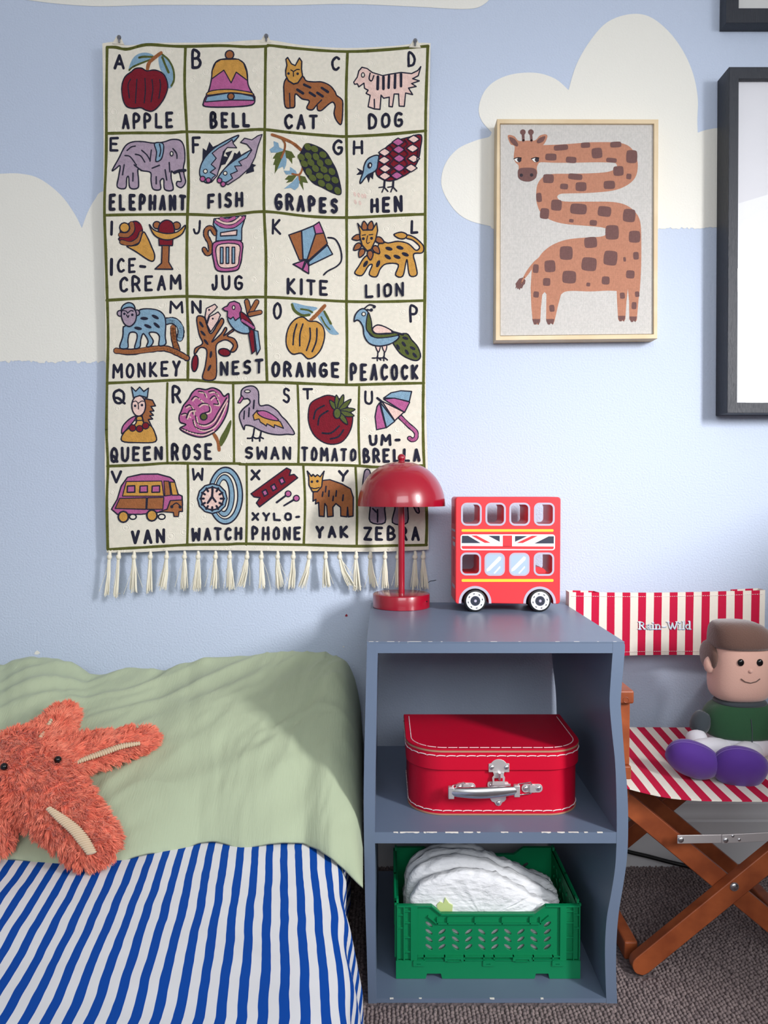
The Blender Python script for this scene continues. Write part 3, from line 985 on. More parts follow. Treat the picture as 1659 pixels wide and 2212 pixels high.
d.ss(26, [(425, 522), (468, 526)])
word(d, 'CREAM', 218, 818, 625, 780, 592, 745, 30)
# --- J
d.L = 1
word(d, 'J', 925, 1005, 60, 205, 60, 205, 24)
d.s('B', [(1140, 200), (1105, 145), (1060, 155), (1052, 215), (1090, 290), (1098, 370), (1065, 395), (1035, 350)], 30, ow=12)
d.q('S', [(1130, 55), (1440, 30), (1402, 150), (1400, 270), (1150, 270), (1158, 170), (1122, 110)])
d.s('P', [(1150, 85), (1230, 130), (1330, 125), (1420, 50)], 28, ow=8).s('K', [(1160, 65), (1240, 100), (1320, 95), (1390, 45)], 20, ow=6).s('P', [(1200, 55), (1260, 75), (1330, 50)], 26, ow=6)
d.q('K', [(1195, 192), (1355, 168), (1352, 218), (1195, 224)], 12)
d.p('P', [(1150, 278), (1390, 275), (1405, 400), (1385, 510), (1340, 562), (1170, 562), (1130, 470), (1115, 360)])
d.p('K', [(1170, 312), (1370, 310), (1376, 430), (1350, 520), (1200, 530), (1158, 440)], 10)
for x in (1208, 1264, 1322):
    d.L = 30
    d.q('S', [(x - 13, 335), (x + 13, 335), (x + 13, 492), (x - 13, 492)], 12)
d.L = 1
word(d, 'JUG', 1105, 1418, 595, 750, 605, 752, 30)
# --- K
d.crop(*C4)
word(d, 'K', 78, 172, 60, 215, 60, 215, 28)
d.L = 2
d.q('B', [(242, 215), (365, 170), (380, 455), (345, 460)]).q('S', [(365, 170), (480, 120), (500, 200), (420, 450), (380, 455)]).q('P', [(480, 120), (535, 82), (580, 190), (500, 202)]).q('B', [(500, 202), (580, 190), (615, 292), (430, 465), (420, 450)]).q('S', [(615, 308), (665, 397), (440, 510), (432, 475)])
d.ss(24, [(385, 455), (435, 465)])
d.q('P', [(402, 457), (285, 500), (372, 550)]).q('P', [(415, 470), (375, 555), (435, 590), (435, 515)])
d.ss(15, [(620, 235), (690, 250), (740, 340), (752, 450), (710, 512), (620, 562), (580, 600)])
word(d, 'KITE', 222, 630, 630, 792, 655, 808, 30)
# --- L
d.L = 1
word(d, 'L', 1420, 1502, 72, 205, 72, 205, 28)
d.p('M', [(1130, 270), (1200, 290), (1300, 275), (1400, 300), (1470, 362), (1505, 345), (1500, 315), (1440, 265), (1380, 245), (1392, 215), (1460, 240), (1530, 300), (1550, 345), (1530, 388), (1450, 400), (1470, 500), (1482, 600), (1412, 605), (1390, 470), (1378, 470), (1345, 612), (1275, 600), (1302, 500), (1190, 490), (1130, 535), (1090, 615), (1020, 592), (1050, 500), (1012, 510), (950, 602), (880, 580), (920, 510), (980, 420), (1080, 370)])
d.p('M', [(1260, 210), (1330, 188), (1385, 212), (1365, 248), (1310, 248)])
for x, y, r in ((1212, 345, .3), (1318, 337, .3), (1200, 425, .6), (1290, 425, .4), (1370, 402, .4), (985, 490, -1), (1107, 490, -1.2)):
    d.L = 12
    d.p('N', ellipse(x, y, 36, 17, r, 8), 0)
d.L = 14
for x, y, a in ((900, 235, 2.9), (905, 325, 2.4), (945, 385, 2.0), (1030, 405, 1.5), (1090, 355, .9), (1122, 265, .5), (975, 125, -1.7), (1035, 125, -1.4)):
    L, w = 48, 28
    c, s = math.cos(a), math.sin(a)
    d.p('B', [(x + c * L, y + s * L), (x - s * w, y + c * w), (x - c * L * .8 - s * w * .6, y - s * L * .8 + c * w * .6), (x - c * L * .8 + s * w * .6, y - s * L * .8 - c * w * .6), (x + s * w, y - c * w)], 12)
d.q('M', [(930, 175), (908, 97), (960, 165), (1050, 165), (1092, 97), (1102, 170), (1082, 260), (1040, 350), (1000, 366), (952, 310), (930, 230)])
d.c_('N', 963, 248, 15, ow=0).c_('N', 1043, 245, 15, ow=0)
d.ss(9, [(1005, 220), (995, 275), (1005, 295), (1022, 285)], [(950, 215), (985, 210)], [(1018, 212), (1055, 208)])
word(d, 'LION', 980, 1358, 690, 828, 672, 812, 28)
# --- M
d.crop(*C3)
word(d, 'M', 698, 835, 850, 975, 850, 975, 26)
d.s('B', [(735, 1110), (745, 1230), (775, 1330)], 42, ow=10).s('B', [(185, 1335), (330, 1347), (500, 1325), (650, 1312), (760, 1348), (868, 1405)], 42, ow=10)
d.s('S', [(660, 1052), (740, 1045), (795, 1090), (812, 1150), (800, 1215)], 48, ow=11)
d.p('S', [(270, 1100), (360, 1020), (420, 940), (560, 937), (640, 980), (665, 1060), (660, 1190), (665, 1270), (600, 1285), (605, 1200), (570, 1160), (505, 1165), (545, 1240), (520, 1290), (480, 1295), (495, 1240), (450, 1170), (425, 1230), (415, 1300), (365, 1310), (390, 1210), (378, 1162), (320, 1162), (300, 1230), (297, 1310), (220, 1305), (250, 1200), (255, 1110)])
d.c_('L', 225, 975, 28).c_('L', 388, 970, 28)
d.p('S', [(240, 960), (250, 905), (305, 873), (355, 890), (370, 940), (310, 925)])
d.p('L', [(240, 965), (262, 932), (320, 917), (365, 935), (385, 990), (370, 1060), (320, 1102), (270, 1080), (242, 1020)])
d.c_('N', 268, 980, 13, ow=0).c_('N', 345, 990, 13, ow=0)
d.ss(10, [(255, 950), (285, 955), (300, 975)], [(300, 975), (330, 950), (355, 955)], [(290, 990), (303, 1015), (312, 995)])
for x, y, r in ((460, 1025, .05), (567, 1010, .5), (400, 1120, .2), (495, 1100, .4), (580, 1090, .7)):
    d.L = 20
    d.p('N', ellipse(x, y, 38, 15, r, 8), 0)
d.L = 1
word(d, 'MONKEY', 145, 808, 1462, 1608, 1425, 1582, 30)
# --- N
d.L = 1
word(d, 'N', 910, 1012, 845, 975, 845, 975, 28)
d.s('B', [(1450, 860), (1480, 985)], 36, ow=10).s('B', [(1548, 865), (1480, 985)], 36, ow=10).s('B', [(1582, 965), (1480, 985)], 34, ow=10)
d.p('B', [(965, 1010), (1035, 1010), (1060, 1080), (1100, 1170), (1170, 1070), (1205, 1020), (1225, 1060), (1150, 1180), (1110, 1250), (1200, 1170), (1240, 1110), (1255, 1130), (1225, 1190), (1310, 1130), (1320, 1145), (1260, 1190), (1330, 1220), (1360, 1290), (1330, 1342), (1292, 1340), (1318, 1280), (1260, 1232), (1200, 1240), (1150, 1290), (1155, 1450), (1140, 1604), (1020, 1604), (1045, 1480), (1060, 1330), (1000, 1302), (960, 1350), (940, 1368), (948, 1310), (1020, 1262), (985, 1170)])
d.p('R', ellipse(945, 1455, 30, 80, 0.1, 10)).p('R', ellipse(1232, 1350, 58, 36, .2, 10))
for x, y, r in ((1010, 1080, 1.0), (1025, 1165, .8), (1055, 1250, .9), (1100, 1370, 1.7), (1085, 1500, 2)):
    d.L = 20
    d.p('N', ellipse(x, y, 34, 12, r, 8), 0)
d.L = 21
d.q('K', [(1045, 1005), (1060, 925), (1110, 900), (1140, 885), (1165, 912), (1140, 940), (1085, 990), (1060, 1062)], 11).c_('N', 1085, 940, 10, ow=0)
d.q('K', [(1090, 1005), (1140, 980), (1172, 960), (1195, 990), (1170, 1050), (1100, 1152), (1065, 1080)], 11).c_('N', 1120, 1025, 10, ow=0)
d.q('R', [(1460, 1120), (1520, 1140), (1532, 1340), (1500, 1367)], 11).q('S', [(1522, 1140), (1560, 1150), (1582, 1320), (1550, 1376)], 11)
d.p('S', [(1265, 1025), (1330, 990), (1440, 1060), (1480, 1160), (1400, 1165), (1320, 1120)])
d.q('P', [(1215, 930), (1240, 912), (1262, 905), (1285, 870), (1330, 858), (1380, 880), (1400, 930), (1390, 1010), (1340, 1045), (1320, 1010), (1295, 1030), (1262, 1010), (1265, 955), (1240, 950)], 12)
d.p('R', [(1388, 965), (1440, 990), (1500, 1060), (1530, 1130), (1460, 1100), (1400, 1050)])
d.s('P', [(1410, 1045), (1460, 1075), (1515, 1115)], 24, ow=7).c_('W', 1325, 920, 13, 20, ow=9)
word(d, 'NEST', 1188, 1612, 1438, 1578, 1412, 1555, 30)
# --- O
d.crop(*C4)
word(d, 'O', 88, 178, 868, 1035, 868, 1035, 28)
d.p('S', [(275, 873), (400, 900), (520, 920), (475, 960), (440, 1002), (340, 990), (285, 935)], 0).s('O', [(275, 890), (300, 950), (370, 995), (440, 990)], 26).s('O', [(360, 935), (430, 945), (470, 965)], 18)
d.p('S', [(545, 958), (590, 960), (640, 1050), (690, 1130), (727, 1175), (645, 1172), (570, 1080), (522, 1000)], 0).s('O', [(585, 955), (620, 1020), (650, 1075)], 22).s('O', [(555, 1010), (600, 1090), (640, 1130)], 14)
d.s('B', [(590, 900), (520, 980), (458, 1040)], 34)
d.p('M', [(440, 1052), (380, 1012), (310, 1032), (250, 1100), (220, 1200), (226, 1300), (280, 1370), (365, 1362), (430, 1415), (500, 1388), (560, 1310), (590, 1190), (570, 1100), (510, 1055)])
d.ss(15, [(322, 1080), (295, 1170), (285, 1280)], [(380, 1080), (352, 1180), (350, 1290)], [(448, 1120), (450, 1220), (415, 1335)], [(515, 1120), (510, 1240), (470, 1345)])
word(d, 'ORANGE', 75, 738, 1440, 1592, 1448, 1600, 34)
# --- P
d.L = 1
word(d, 'P', 1408, 1502, 892, 1062, 892, 1062, 28)
d.p('O', [(1270, 1190), (1380, 1170), (1430, 1230), (1490, 1300), (1517, 1390), (1480, 1432), (1400, 1412), (1330, 1370), (1280, 1310), (1245, 1240)])
for x, y, r in ((1370, 1215, .3), (1355, 1272, .9), (1300, 1300, 1.1), (1440, 1312, .5), (1385, 1350, 1.0), (1460, 1380, .9)):
    d.L = 6
    d.p('N', ellipse(x, y, 30, 14, r, 8), 0)
d.L = 7
for x in (1105, 1168):
    d.p('K', [(x - 22, 1290), (x + 22, 1285), (x + 5, 1350)], 11)
    d.ss(13, [(x, 1345), (x - 8, 1400), (x - 55, 1405)], [(x - 8, 1395), (x - 5, 1432)], [(x - 8, 1395), (x + 30, 1425)])
d.p('S', [(875, 1050), (885, 990), (925, 940), (970, 928), (1012, 970), (1002, 1060), (1012, 1150), (1060, 1200), (1180, 1202), (1300, 1188), (1295, 1225), (1220, 1272), (1110, 1290), (1020, 1262), (972, 1190), (962, 1110), (930, 1050), (900, 1038)])
d.p('O', [(1010, 965), (1042, 1050), (1060, 1160), (1180, 1175), (1290, 1160), (1280, 1192), (1100, 1212), (1030, 1172), (990, 1110)], 11)
d.p('K', [(1052, 1125), (1100, 1086), (1180, 1108), (1258, 1160), (1180, 1168), (1085, 1168)])
d.ss(18, [(1240, 1150), (1350, 1180)])
d.ss(13, [(975, 925), (1020, 890), (1070, 898)], [(1000, 935), (1045, 945)])
d.c_('N', 1070, 908, 16, ow=0).c_('N', 1042, 940, 16, ow=0).c_('W', 967, 980, 18, ow=8)
word(d, 'PEACOCK', 835, 1500, 1458, 1628, 1470, 1618, 32)
# --- Q
d.crop(*C5)
word(d, 'Q', 105, 235, 85, 245, 95, 250, 30)
d.q('B', [(430, 190), (505, 205), (535, 262), (490, 268), (520, 312), (480, 318), (515, 355), (478, 362), (508, 392), (465, 398), (500, 470), (420, 430), (400, 350)])
d.p('M', [(205, 612), (230, 520), (340, 440), (350, 375), (400, 370), (420, 430), (490, 460), (530, 530), (537, 618), (370, 628)])
d.p('P', [(205, 540), (210, 470), (270, 400), (335, 365), (332, 400), (265, 480)])
d.s('N', [(340, 410), (410, 405)], 10)
for x, y in ((310, 482), (380, 490), (440, 460)):
    d.c_('R', x, y, 33, ow=10)
d.p('K', ellipse(370, 262, 68, 102, 0, 12))
d.q('S', [(318, 180), (298, 75), (340, 118), (380, 75), (420, 120), (467, 85), (455, 180), (380, 160)])
d.c_('N', 335, 262, 13, ow=0).c_('N', 403, 255, 13, ow=0)
d.ss(9, [(312, 225), (340, 215), (365, 240), (368, 295)], [(366, 238), (400, 215), (420, 218)])
word(d, 'QUEEN', 88, 612, 672, 830, 660, 800, 32)
# --- R
d.L = 1
word(d, 'R', 692, 792, 60, 240, 60, 235, 32)
d.s('B', [(1105, 530), (1150, 610), (1165, 702)], 34)
d.p('O', [(1170, 595), (1220, 500), (1278, 402), (1285, 450), (1250, 560), (1185, 665)], 0)
d.p('P', [(768, 370), (790, 310), (812, 255), (860, 195), (900, 125), (955, 88), (1030, 98), (1100, 80), (1170, 110), (1215, 165), (1262, 142), (1250, 300), (1200, 420), (1120, 520), (1000, 572), (880, 550), (775, 490), (835, 448), (780, 425)], 15)
for a in ([(790, 345), (830, 335), (870, 365)], [(830, 270), (870, 250), (900, 290), (905, 340)], [(890, 200), (930, 165), (1000, 215)], [(960, 115), (1010, 125), (1030, 165)], [(1060, 120), (1110, 112), (1150, 150)], [(1075, 190), (1120, 160), (1160, 240), (1110, 240)], [(790, 480), (880, 520), (1000, 540), (1100, 500)], [(905, 400), (930, 470), (1010, 500), (1110, 460), (1180, 350), (1235, 220)], [(930, 360), (950, 430), (1020, 450), (1100, 410), (1150, 330), (1240, 180)], [(960, 260), (1000, 235), (1060, 250), (1070, 310), (1020, 330)], [(840, 380), (870, 310), (920, 300)]):
    d.s('N', a, 12)
    d.L -= 1
    d.s('K', [(x + 12, y + 12) for x, y in a], 12)
d.c_('O', 1012, 368, 34)
word(d, 'ROSE', 692, 1102, 640, 808, 632, 800, 34)
# --- S
d.crop(*C6)
word(d, 'S', 415, 482, 62, 192, 65, 192, 22)
for x in (185, 245):
    d.ss(14, [(x, 400), (x - 15, 470), (x - 55, 478)], [(x - 15, 465), (x - 15, 500)], [(x - 15, 465), (x + 15, 480)])
d.p('L', [(85, 155), (80, 90), (120, 58), (180, 55), (220, 100), (228, 208), (300, 208), (370, 250), (410, 300), (450, 340), (515, 440), (450, 445), (390, 450), (310, 440), (230, 412), (170, 380), (112, 372), (100, 405), (62, 300), (92, 240), (150, 190), (135, 155)], 11)
d.q('P', [(50, 188), (82, 128), (100, 150), (70, 190)], 9)
d.q('M', [(175, 290), (210, 250), (300, 290), (400, 345), (425, 397), (350, 368), (350, 392), (290, 360), (285, 378), (235, 345), (225, 320), (185, 330)], 9)
d.p('P', [(210, 262), (270, 255), (340, 290), (385, 335), (300, 322), (235, 295)], 9)
d.c_('W', 130, 95, 24, 12, ow=8)
d.ss(12, [(105, 255), (100, 320)], [(145, 230), (140, 300)], [(185, 170), (180, 235)])
word(d, 'SWAN', 108, 488, 540, 648, 545, 655, 24)
# --- T
d.L = 1
word(d, 'T', 580, 665, 70, 165, 70, 165, 22)
d.p('R', [(628, 260), (650, 190), (720, 148), (800, 128), (900, 170), (970, 260), (987, 330), (960, 430), (890, 512), (780, 522), (680, 460), (632, 360)], 10)
d.ss(14, [(670, 320), (690, 250), (755, 212)], [(705, 370), (720, 300), (785, 255)], [(740, 435), (810, 435), (878, 378)], [(806, 482), (870, 465), (912, 410)])
for x, y in ((800, 168), (855, 125), (912, 122), (975, 160), (1008, 242), (1000, 295), (945, 365)):
    a = math.atan2(y - 262, x - 870)
    c, s, L = math.cos(a), math.sin(a), math.hypot(x - 870, y - 262)
    d.p('O', [(870 + c * L, 262 + s * L), (870 + c * L * .55 - s * 20, 262 + s * L * .55 + c * 20), (870 - s * 8, 262 + c * 8), (870 + s * 8, 262 - c * 8), (870 + c * L * .55 + s * 20, 262 + s * L * .55 - c * 20)], 8)
d.c_('O', 862, 275, 30, 42, ow=9)
word(d, 'TOMATO', 570, 1020, 545, 665, 560, 668, 24)
# --- U
d.L = 1
word(d, 'U', 1080, 1155, 90, 205, 90, 205, 22)
d.s('P', [(1370, 300), (1440, 370), (1500, 425), (1502, 475), (1475, 492), (1450, 478)], 24, ow=8)
d.q('P', [(1205, 190), (1258, 392), (1182, 408), (1170, 300), (1185, 220)], 10).q('S', [(1212, 185), (1330, 340), (1262, 392)], 10).q('K', [(1225, 175), (1405, 265), (1330, 335)], 10).q('P', [(1240, 160), (1330, 150), (1452, 185), (1410, 268)], 10).q('S', [(1240, 150), (1300, 108), (1380, 92), (1467, 98), (1448, 180), (1330, 152)], 10)
d.ss(18, [(1188, 150), (1225, 180)])
word(d, 'UM-', 1118, 1378, 445, 540, 435, 540, 26)
word(d, 'BRELLA', 1070, 1538, 560, 682, 562, 672, 26)
# --- V
d.crop(*C5)
word(d, 'V', 92, 210, 905, 1038, 900, 1035, 30)
for x in (315, 600):
    d.c_('W', x, 1365, 34, 26, ow=14)
d.q('P', [(102, 1290), (160, 1190), (200, 1060), (262, 972), (400, 942), (560, 940), (680, 972), (720, 1002), (762, 1142), (800, 1160), (805, 1250), (640, 1312), (400, 1340), (160, 1340)], 14)
d.q('M', [(250, 1015), (600, 1010), (622, 1160), (212, 1160)], 11).q('B', [(622, 1010), (670, 1012), (690, 1150), (632, 1158)], 10).q('M', [(682, 1020), (730, 1022), (762, 1150), (702, 1150)], 11)
d.q('B', [(185, 1182), (450, 1176), (445, 1290), (140, 1282)], 11).q('B', [(462, 1176), (622, 1172), (612, 1290), (455, 1290)], 11)
d.q('B', [(685, 1205), (802, 1198), (806, 1312), (772, 1312), (765, 1362), (722, 1362), (716, 1322), (580, 1312), (655, 1290)], 11)
d.s('N', [(700, 1260), (745, 1228), (785, 1262)], 12).c_('N', 700, 1265, 16, ow=0).c_('N', 782, 1268, 16, ow=0)
for x in (300, 425, 545):
    d.L = 20
    d.q('P', [(x - 36, 1060), (x + 36, 1056), (x + 36, 1120), (x - 40, 1122)], 14)
for x, y in ((222, 1365), (505, 1352)):
    d.L = 22
    d.c_('N', x, y, 60, 62, ow=0).c_('M', x, y, 42, 46, ow=0)
d.L = 1
word(d, 'VAN', 292, 632, 1500, 1640, 1478, 1628, 34)
# --- W
d.L = 1
word(d, 'W', 895, 1015, 880, 1010, 875, 1010, 28)
d.p('N', ellipse(1230, 1155, 178, 290, 0, 20), 0).p('S', ellipse(1230, 1155, 163, 274, 0, 20), 0).p('N', ellipse(1228, 1155, 132, 238, 0, 20), 0).p('W', ellipse(1226, 1155, 120, 226, 0, 20), 0).p('N', ellipse(1220, 1155, 104, 214, 0, 20), 0).p('S', ellipse(1220, 1155, 92, 202, 0, 20), 0).p('N', ellipse(1215, 1155, 62, 165, 0, 20), 0).p('W', ellipse(1212, 1155, 50, 152, 0, 20), 0)
d.c_('S', 1100, 1185, 148, ow=14).c_('N', 1100, 1185, 122, ow=0).c_('K', 1100, 1185, 106, ow=0)
for k in range(12):
    a = k * math.pi / 6
    d.L = 20
    d.ss(22, [(1100 + 118 * math.cos(a), 1185 + 118 * math.sin(a)), (1100 + 84 * math.cos(a), 1185 + 84 * math.sin(a))])
d.ss(22, [(1103, 1085), (1098, 1170)], [(1098, 1165), (1055, 1228)], [(1098, 1165), (1135, 1215)])
word(d, 'WATCH', 892, 1402, 1475, 1612, 1462, 1595, 32)
# --- X
d.crop(*C6)
word(d, 'X', 155, 238, 732, 822, 728, 818, 24)
d.q('R', [(160, 930), (450, 720), (485, 737), (472, 780), (510, 772), (540, 800), (230, 1036), (205, 1005), (235, 962), (185, 955)], 11)
for x, y in ((275, 922), (345, 878), (412, 825)):
    d.L = 5
    d.q('P', [(x - 24, y - 10), (x + 6, y - 28), (x + 24, y + 10), (x - 6, y + 28)], 12)
d.ss(16, [(370, 1000), (450, 940)], [(430, 1026), (515, 975)])
d.c_('P', 463, 930, 24, ow=9).c_('P', 530, 966, 24, ow=9)
word(d, 'XYLO-', 165, 565, 1080, 1152, 1078, 1150, 22)
word(d, 'PHONE', 165, 572, 1195, 1308, 1195, 1308, 26)
# --- Y
d.L = 1
word(d, 'Y', 868, 955, 735, 835, 730, 830, 24)
d.q('B', [(735, 822), (800, 815), (900, 850), (970, 890), (992, 960), (990, 1112), (952, 1118), (945, 1040), (940, 1118), (890, 1112), (888, 1040), (850, 1010), (825, 1040), (828, 1112), (782, 1118), (775, 1030), (760, 1010), (755, 1115), (715, 1112), (710, 1000), (685, 1012), (688, 975), (665, 990), (665, 920), (700, 900)], 11)
d.ss(13, [(770, 870), (765, 915)], [(745, 915), (740, 950)], [(795, 905), (792, 950)], [(855, 905), (850, 950)], [(910, 940), (905, 985)], [(830, 950), (825, 985)])
d.q('M', [(630, 792), (618, 745), (652, 788), (665, 772), (682, 790), (700, 775), (722, 792), (755, 745), (742, 800), (735, 870), (700, 912), (660, 912), (632, 860)], 11)
d.c_('N', 655, 832, 11, ow=0).c_('N', 700, 828, 11, ow=0)
d.ss(9, [(648, 880), (680, 888), (715, 878)])
word(d, 'YAK', 682, 955, 1192, 1292, 1188, 1292, 28)
# --- Z
d.L = 1
d.p('L', [(1068, 860), (1085, 745), (1120, 735), (1150, 790), (1250, 810), (1400, 800), (1480, 840), (1500, 960), (1530, 1075), (1505, 1078), (1470, 1010), (1435, 1010), (1432, 1165), (1312, 1165), (1332, 1030), (1250, 1030), (1250, 1165), (1130, 1158), (1130, 1030), (1115, 950), (1075, 930)], 11)
d.ss(14, [(1190, 820), (1180, 1000)], [(1250, 825), (1245, 1010)], [(1320, 820), (1320, 1010)], [(1390, 815), (1400, 1000)], [(1150, 1050), (1180, 1080)], [(1190, 1060), (1190, 1160)], [(1370, 1060), (1372, 1160)], [(1450, 840), (1460, 960)])
word(d, 'ZEBRA', 1072, 1535, 1195, 1312, 1195, 1315, 26)
tm.build('embroidered_panel', emats, tap, smooth=50, fix=False)

# hanging loops, tassels
hooks = ((257, 80), (575, 77), (897, 87))
for x, y in hooks:
    m = MB()
    a, b, c = at(x - 14, y + 17, YT), at(x + 12, y + 18, YT), at(x, y - 1, YT)
    m.prism([(a.x, a.z), (b.x, b.z), (c.x + .003, c.z), (c.x - .003, c.z)], YT - 0.004, YT + 0.003)
    m.build('hanging_loop', emats[0], tap, bevel=0.001)
sA = 730 / 1659
xs = (60, 105, 180, 260, 340, 428, 495, 580, 650, 735, 805, 885, 962, 1040, 1120, 1190, 1270, 1340, 1412, 1475, 1560, 1600)
zb = (295, 302, 276, 278, 262, 264, 270, 258, 262, 250, 255, 258, 258, 252, 250, 246, 268, 252, 256, 252, 258, 262)
dxs = (-15, -14, -2, -6, -22, -3, -8, -10, 5, -28, 2, 14, -10, -40, 6, 60, 8, 18, 4, 2, -8, 8)
for x, zz, dx in zip(xs, zb, dxs):
    m = MB()
    px, tx = 210 + x * sA, 210 + (x + dx) * sA
    ty = 1160 + zz * sA
    y0 = YT - 0.004
    a, kn, e = at(px, 1190, y0), at(px, 1203, y0), at(tx, ty, y0 - 0.001)
    m.tube([a, (a + kn) / 2 + Vector((.001, 0, 0)), kn], [.0022, .0035, .0028], 8)
    m.ball(kn, .0052, .0052, .0058, 12)
    sp = (0.55 if x < 110 else 1.0)
    for k in range(22):
        an, rr = R.uniform(0, 6.28), math.sqrt(R.random())
        off = Vector((math.cos(an) * rr, 0.7 * math.sin(an) * rr, 0))
        ln = R.uniform(0.86, 1.0)
        end = kn + (e - kn) * ln + off * 0.0085 * sp
        mid = kn + (e - kn) * 0.5 * ln + off * 0.0055 * sp + Vector((dx * -0.00006, 0, 0))
        P = [kn + off * 0.002, kn + (mid - kn) * .45 + off * .001, mid, mid + (end - mid) * .6, end]
        P = [Vector((p.x + R.uniform(-.0006, .0006), min(p.y, WALL - 0.002), p.z)) for p in P]
        m.tube(P, [.0011, .0013, .0012, .0010, .0007], 5)
    for k in range(2):
        end = e + Vector((R.uniform(-.02, .02), 0, R.uniform(-.004, .012)))
        m.tube([kn, kn + (end - kn) * .5 + Vector((R.uniform(-.004, .004), 0, 0)), end], .0004, 4)
    m.build('tassel', M['wool'], tap, smooth=60, fix=False)
for (x, y), w in zip(hooks, ('top left corner', 'top centre', 'top right corner')):
    m = MB()
    c = at(x, y, WALL - .029)
    c.y = WALL
    m.lathe([(.0001, -.030), (.0035, -.030), (.0042, -.0285), (.0035, -.027), (.0016, -.0265), (.0016, .0)], c, 'y', 14)
    m.tube([c + Vector((0, -.0285, 0)), c + Vector((0, -.0295, -.006)), c + Vector((0, -.0285, -.010))], .0018, 8)
    tag(m.build('wall_hook', M['nail']), 'small grey metal hook holding the %s of the alphabet hanging' % w, 'hook', 'hooks above the alphabet hanging')
# ---------------------------------------------------------------- framed pictures
DG = (1040, 230, 410 / 1659)
FY = WALL - 0.036
fr = thing('giraffe_picture', 'pale wood framed canvas print of a giraffe with a snaking neck', 'picture', at(1245, 735, WALL))


def gx(x, y, yy):
    v = at(DG[0] + x * DG[2], DG[1] + y * DG[2], yy)
    return (v.x, v.z)


ol = [gx(*p, FY) for p in ((136, 109), (1548, 112), (1538, 2028), (124, 2044))]
il = [gx(*p, FY) for p in ((162, 147), (1509, 150), (1506, 1990), (163, 2006))]
holes_mesh([ol, il], FY, WALL, 0.0008).build('frame', M['frame_wood'], fr, smooth=30)
CYD = FY + 0.005
gm = MB()
gcol = {'W': (204, 200, 196), 'T': (186, 129, 104), 'B': (114, 80, 77), 'N': (52, 44, 52), 'E': (238, 236, 232), 'H': (196, 128, 100)}
gmats, gi = [], {}
for i, (k, c) in enumerate(gcol.items()):
    gi[k] = i
    gmats.append(mat('linen_print_' + {'W': 'bare', 'T': 'tan', 'B': 'brown', 'N': 'dark', 'E': 'white', 'H': 'light_tan'}[k], c, 0.9, bump=('weave', 170, 0.3, 0.0007), var=(tuple(int(v * .95) for v in c), 300, (1, 1, .7))))
inn = [gx(*p, CYD) for p in ((166, 151), (1506, 153), (1503, 1987), (166, 2002))]
gm.prism(inn, CYD, CYD + 0.02)
d = Draw(gm, gi, CYD, lambda x, z: CYD, step=0.00006, maxlen=0.05, base=0.00002)
d.nv = 'N'
d.crop(*DG)
body = catmull([(540, 338), (700, 332), (860, 320), (950, 313), (1120, 312), (1220, 320), (1300, 355), (1350, 430), (1367, 520), (1345, 620), (1270, 690), (1150, 735), (950, 755), (760, 760), (690, 765), (662, 790), (690, 822), (760, 832), (940, 832), (1150, 835), (1270, 865), (1350, 930), (1388, 1010), (1397, 1150), (1396, 1400), (1385, 1600)], False, 4)
body += [(1372, 1700), (1358, 1868), (1345, 1883), (1325, 1872), (1308, 1880), (1292, 1860), (1290, 1700), (1280, 1595), (1268, 1700), (1258, 1860), (1245, 1880), (1225, 1870), (1208, 1880), (1195, 1860), (1186, 1720), (1182, 1613)]
body += catmull([(1182, 1613), (1100, 1610), (950, 1617), (800, 1612), (730, 1620), (695, 1645)], False, 4)
body += [(672, 1730), (640, 1870), (628, 1905), (605, 1895), (585, 1903), (565, 1870), (568, 1640), (552, 1622), (532, 1645), (520, 1760), (514, 1880), (498, 1910), (478, 1900), (458, 1905), (447, 1870), (436, 1750), (430, 1580), (436, 1490)]
body += catmull([(440, 1425), (400, 1480), (372, 1510), (362, 1500), (400, 1430), (455, 1360), (500, 1320), (540, 1270), (620, 1210), (740, 1165), (880, 1148), (1040, 1138), (1090, 1115), (1098, 1075), (1040, 1055), (900, 1042), (720, 1025), (600, 990), (520, 930), (485, 850), (478, 770), (490, 680), (540, 615), (620, 590), (800, 588), (1000, 582), (1120, 568), (1180, 535), (1180, 505), (1150, 492), (1000, 488), (800, 492), (640, 492), (520, 488), (495, 505), (484, 540), (482, 600), (400, 640), (322, 600), (326, 540), (320, 510), (295, 485), (282, 440), (290, 350), (255, 330), (230, 270), (240, 248), (290, 262), (325, 300), (400, 298), (470, 295), (510, 255), (560, 243), (577, 262), (560, 310)], False, 4)
d.p('T', body, 0, False)
d.L = 3
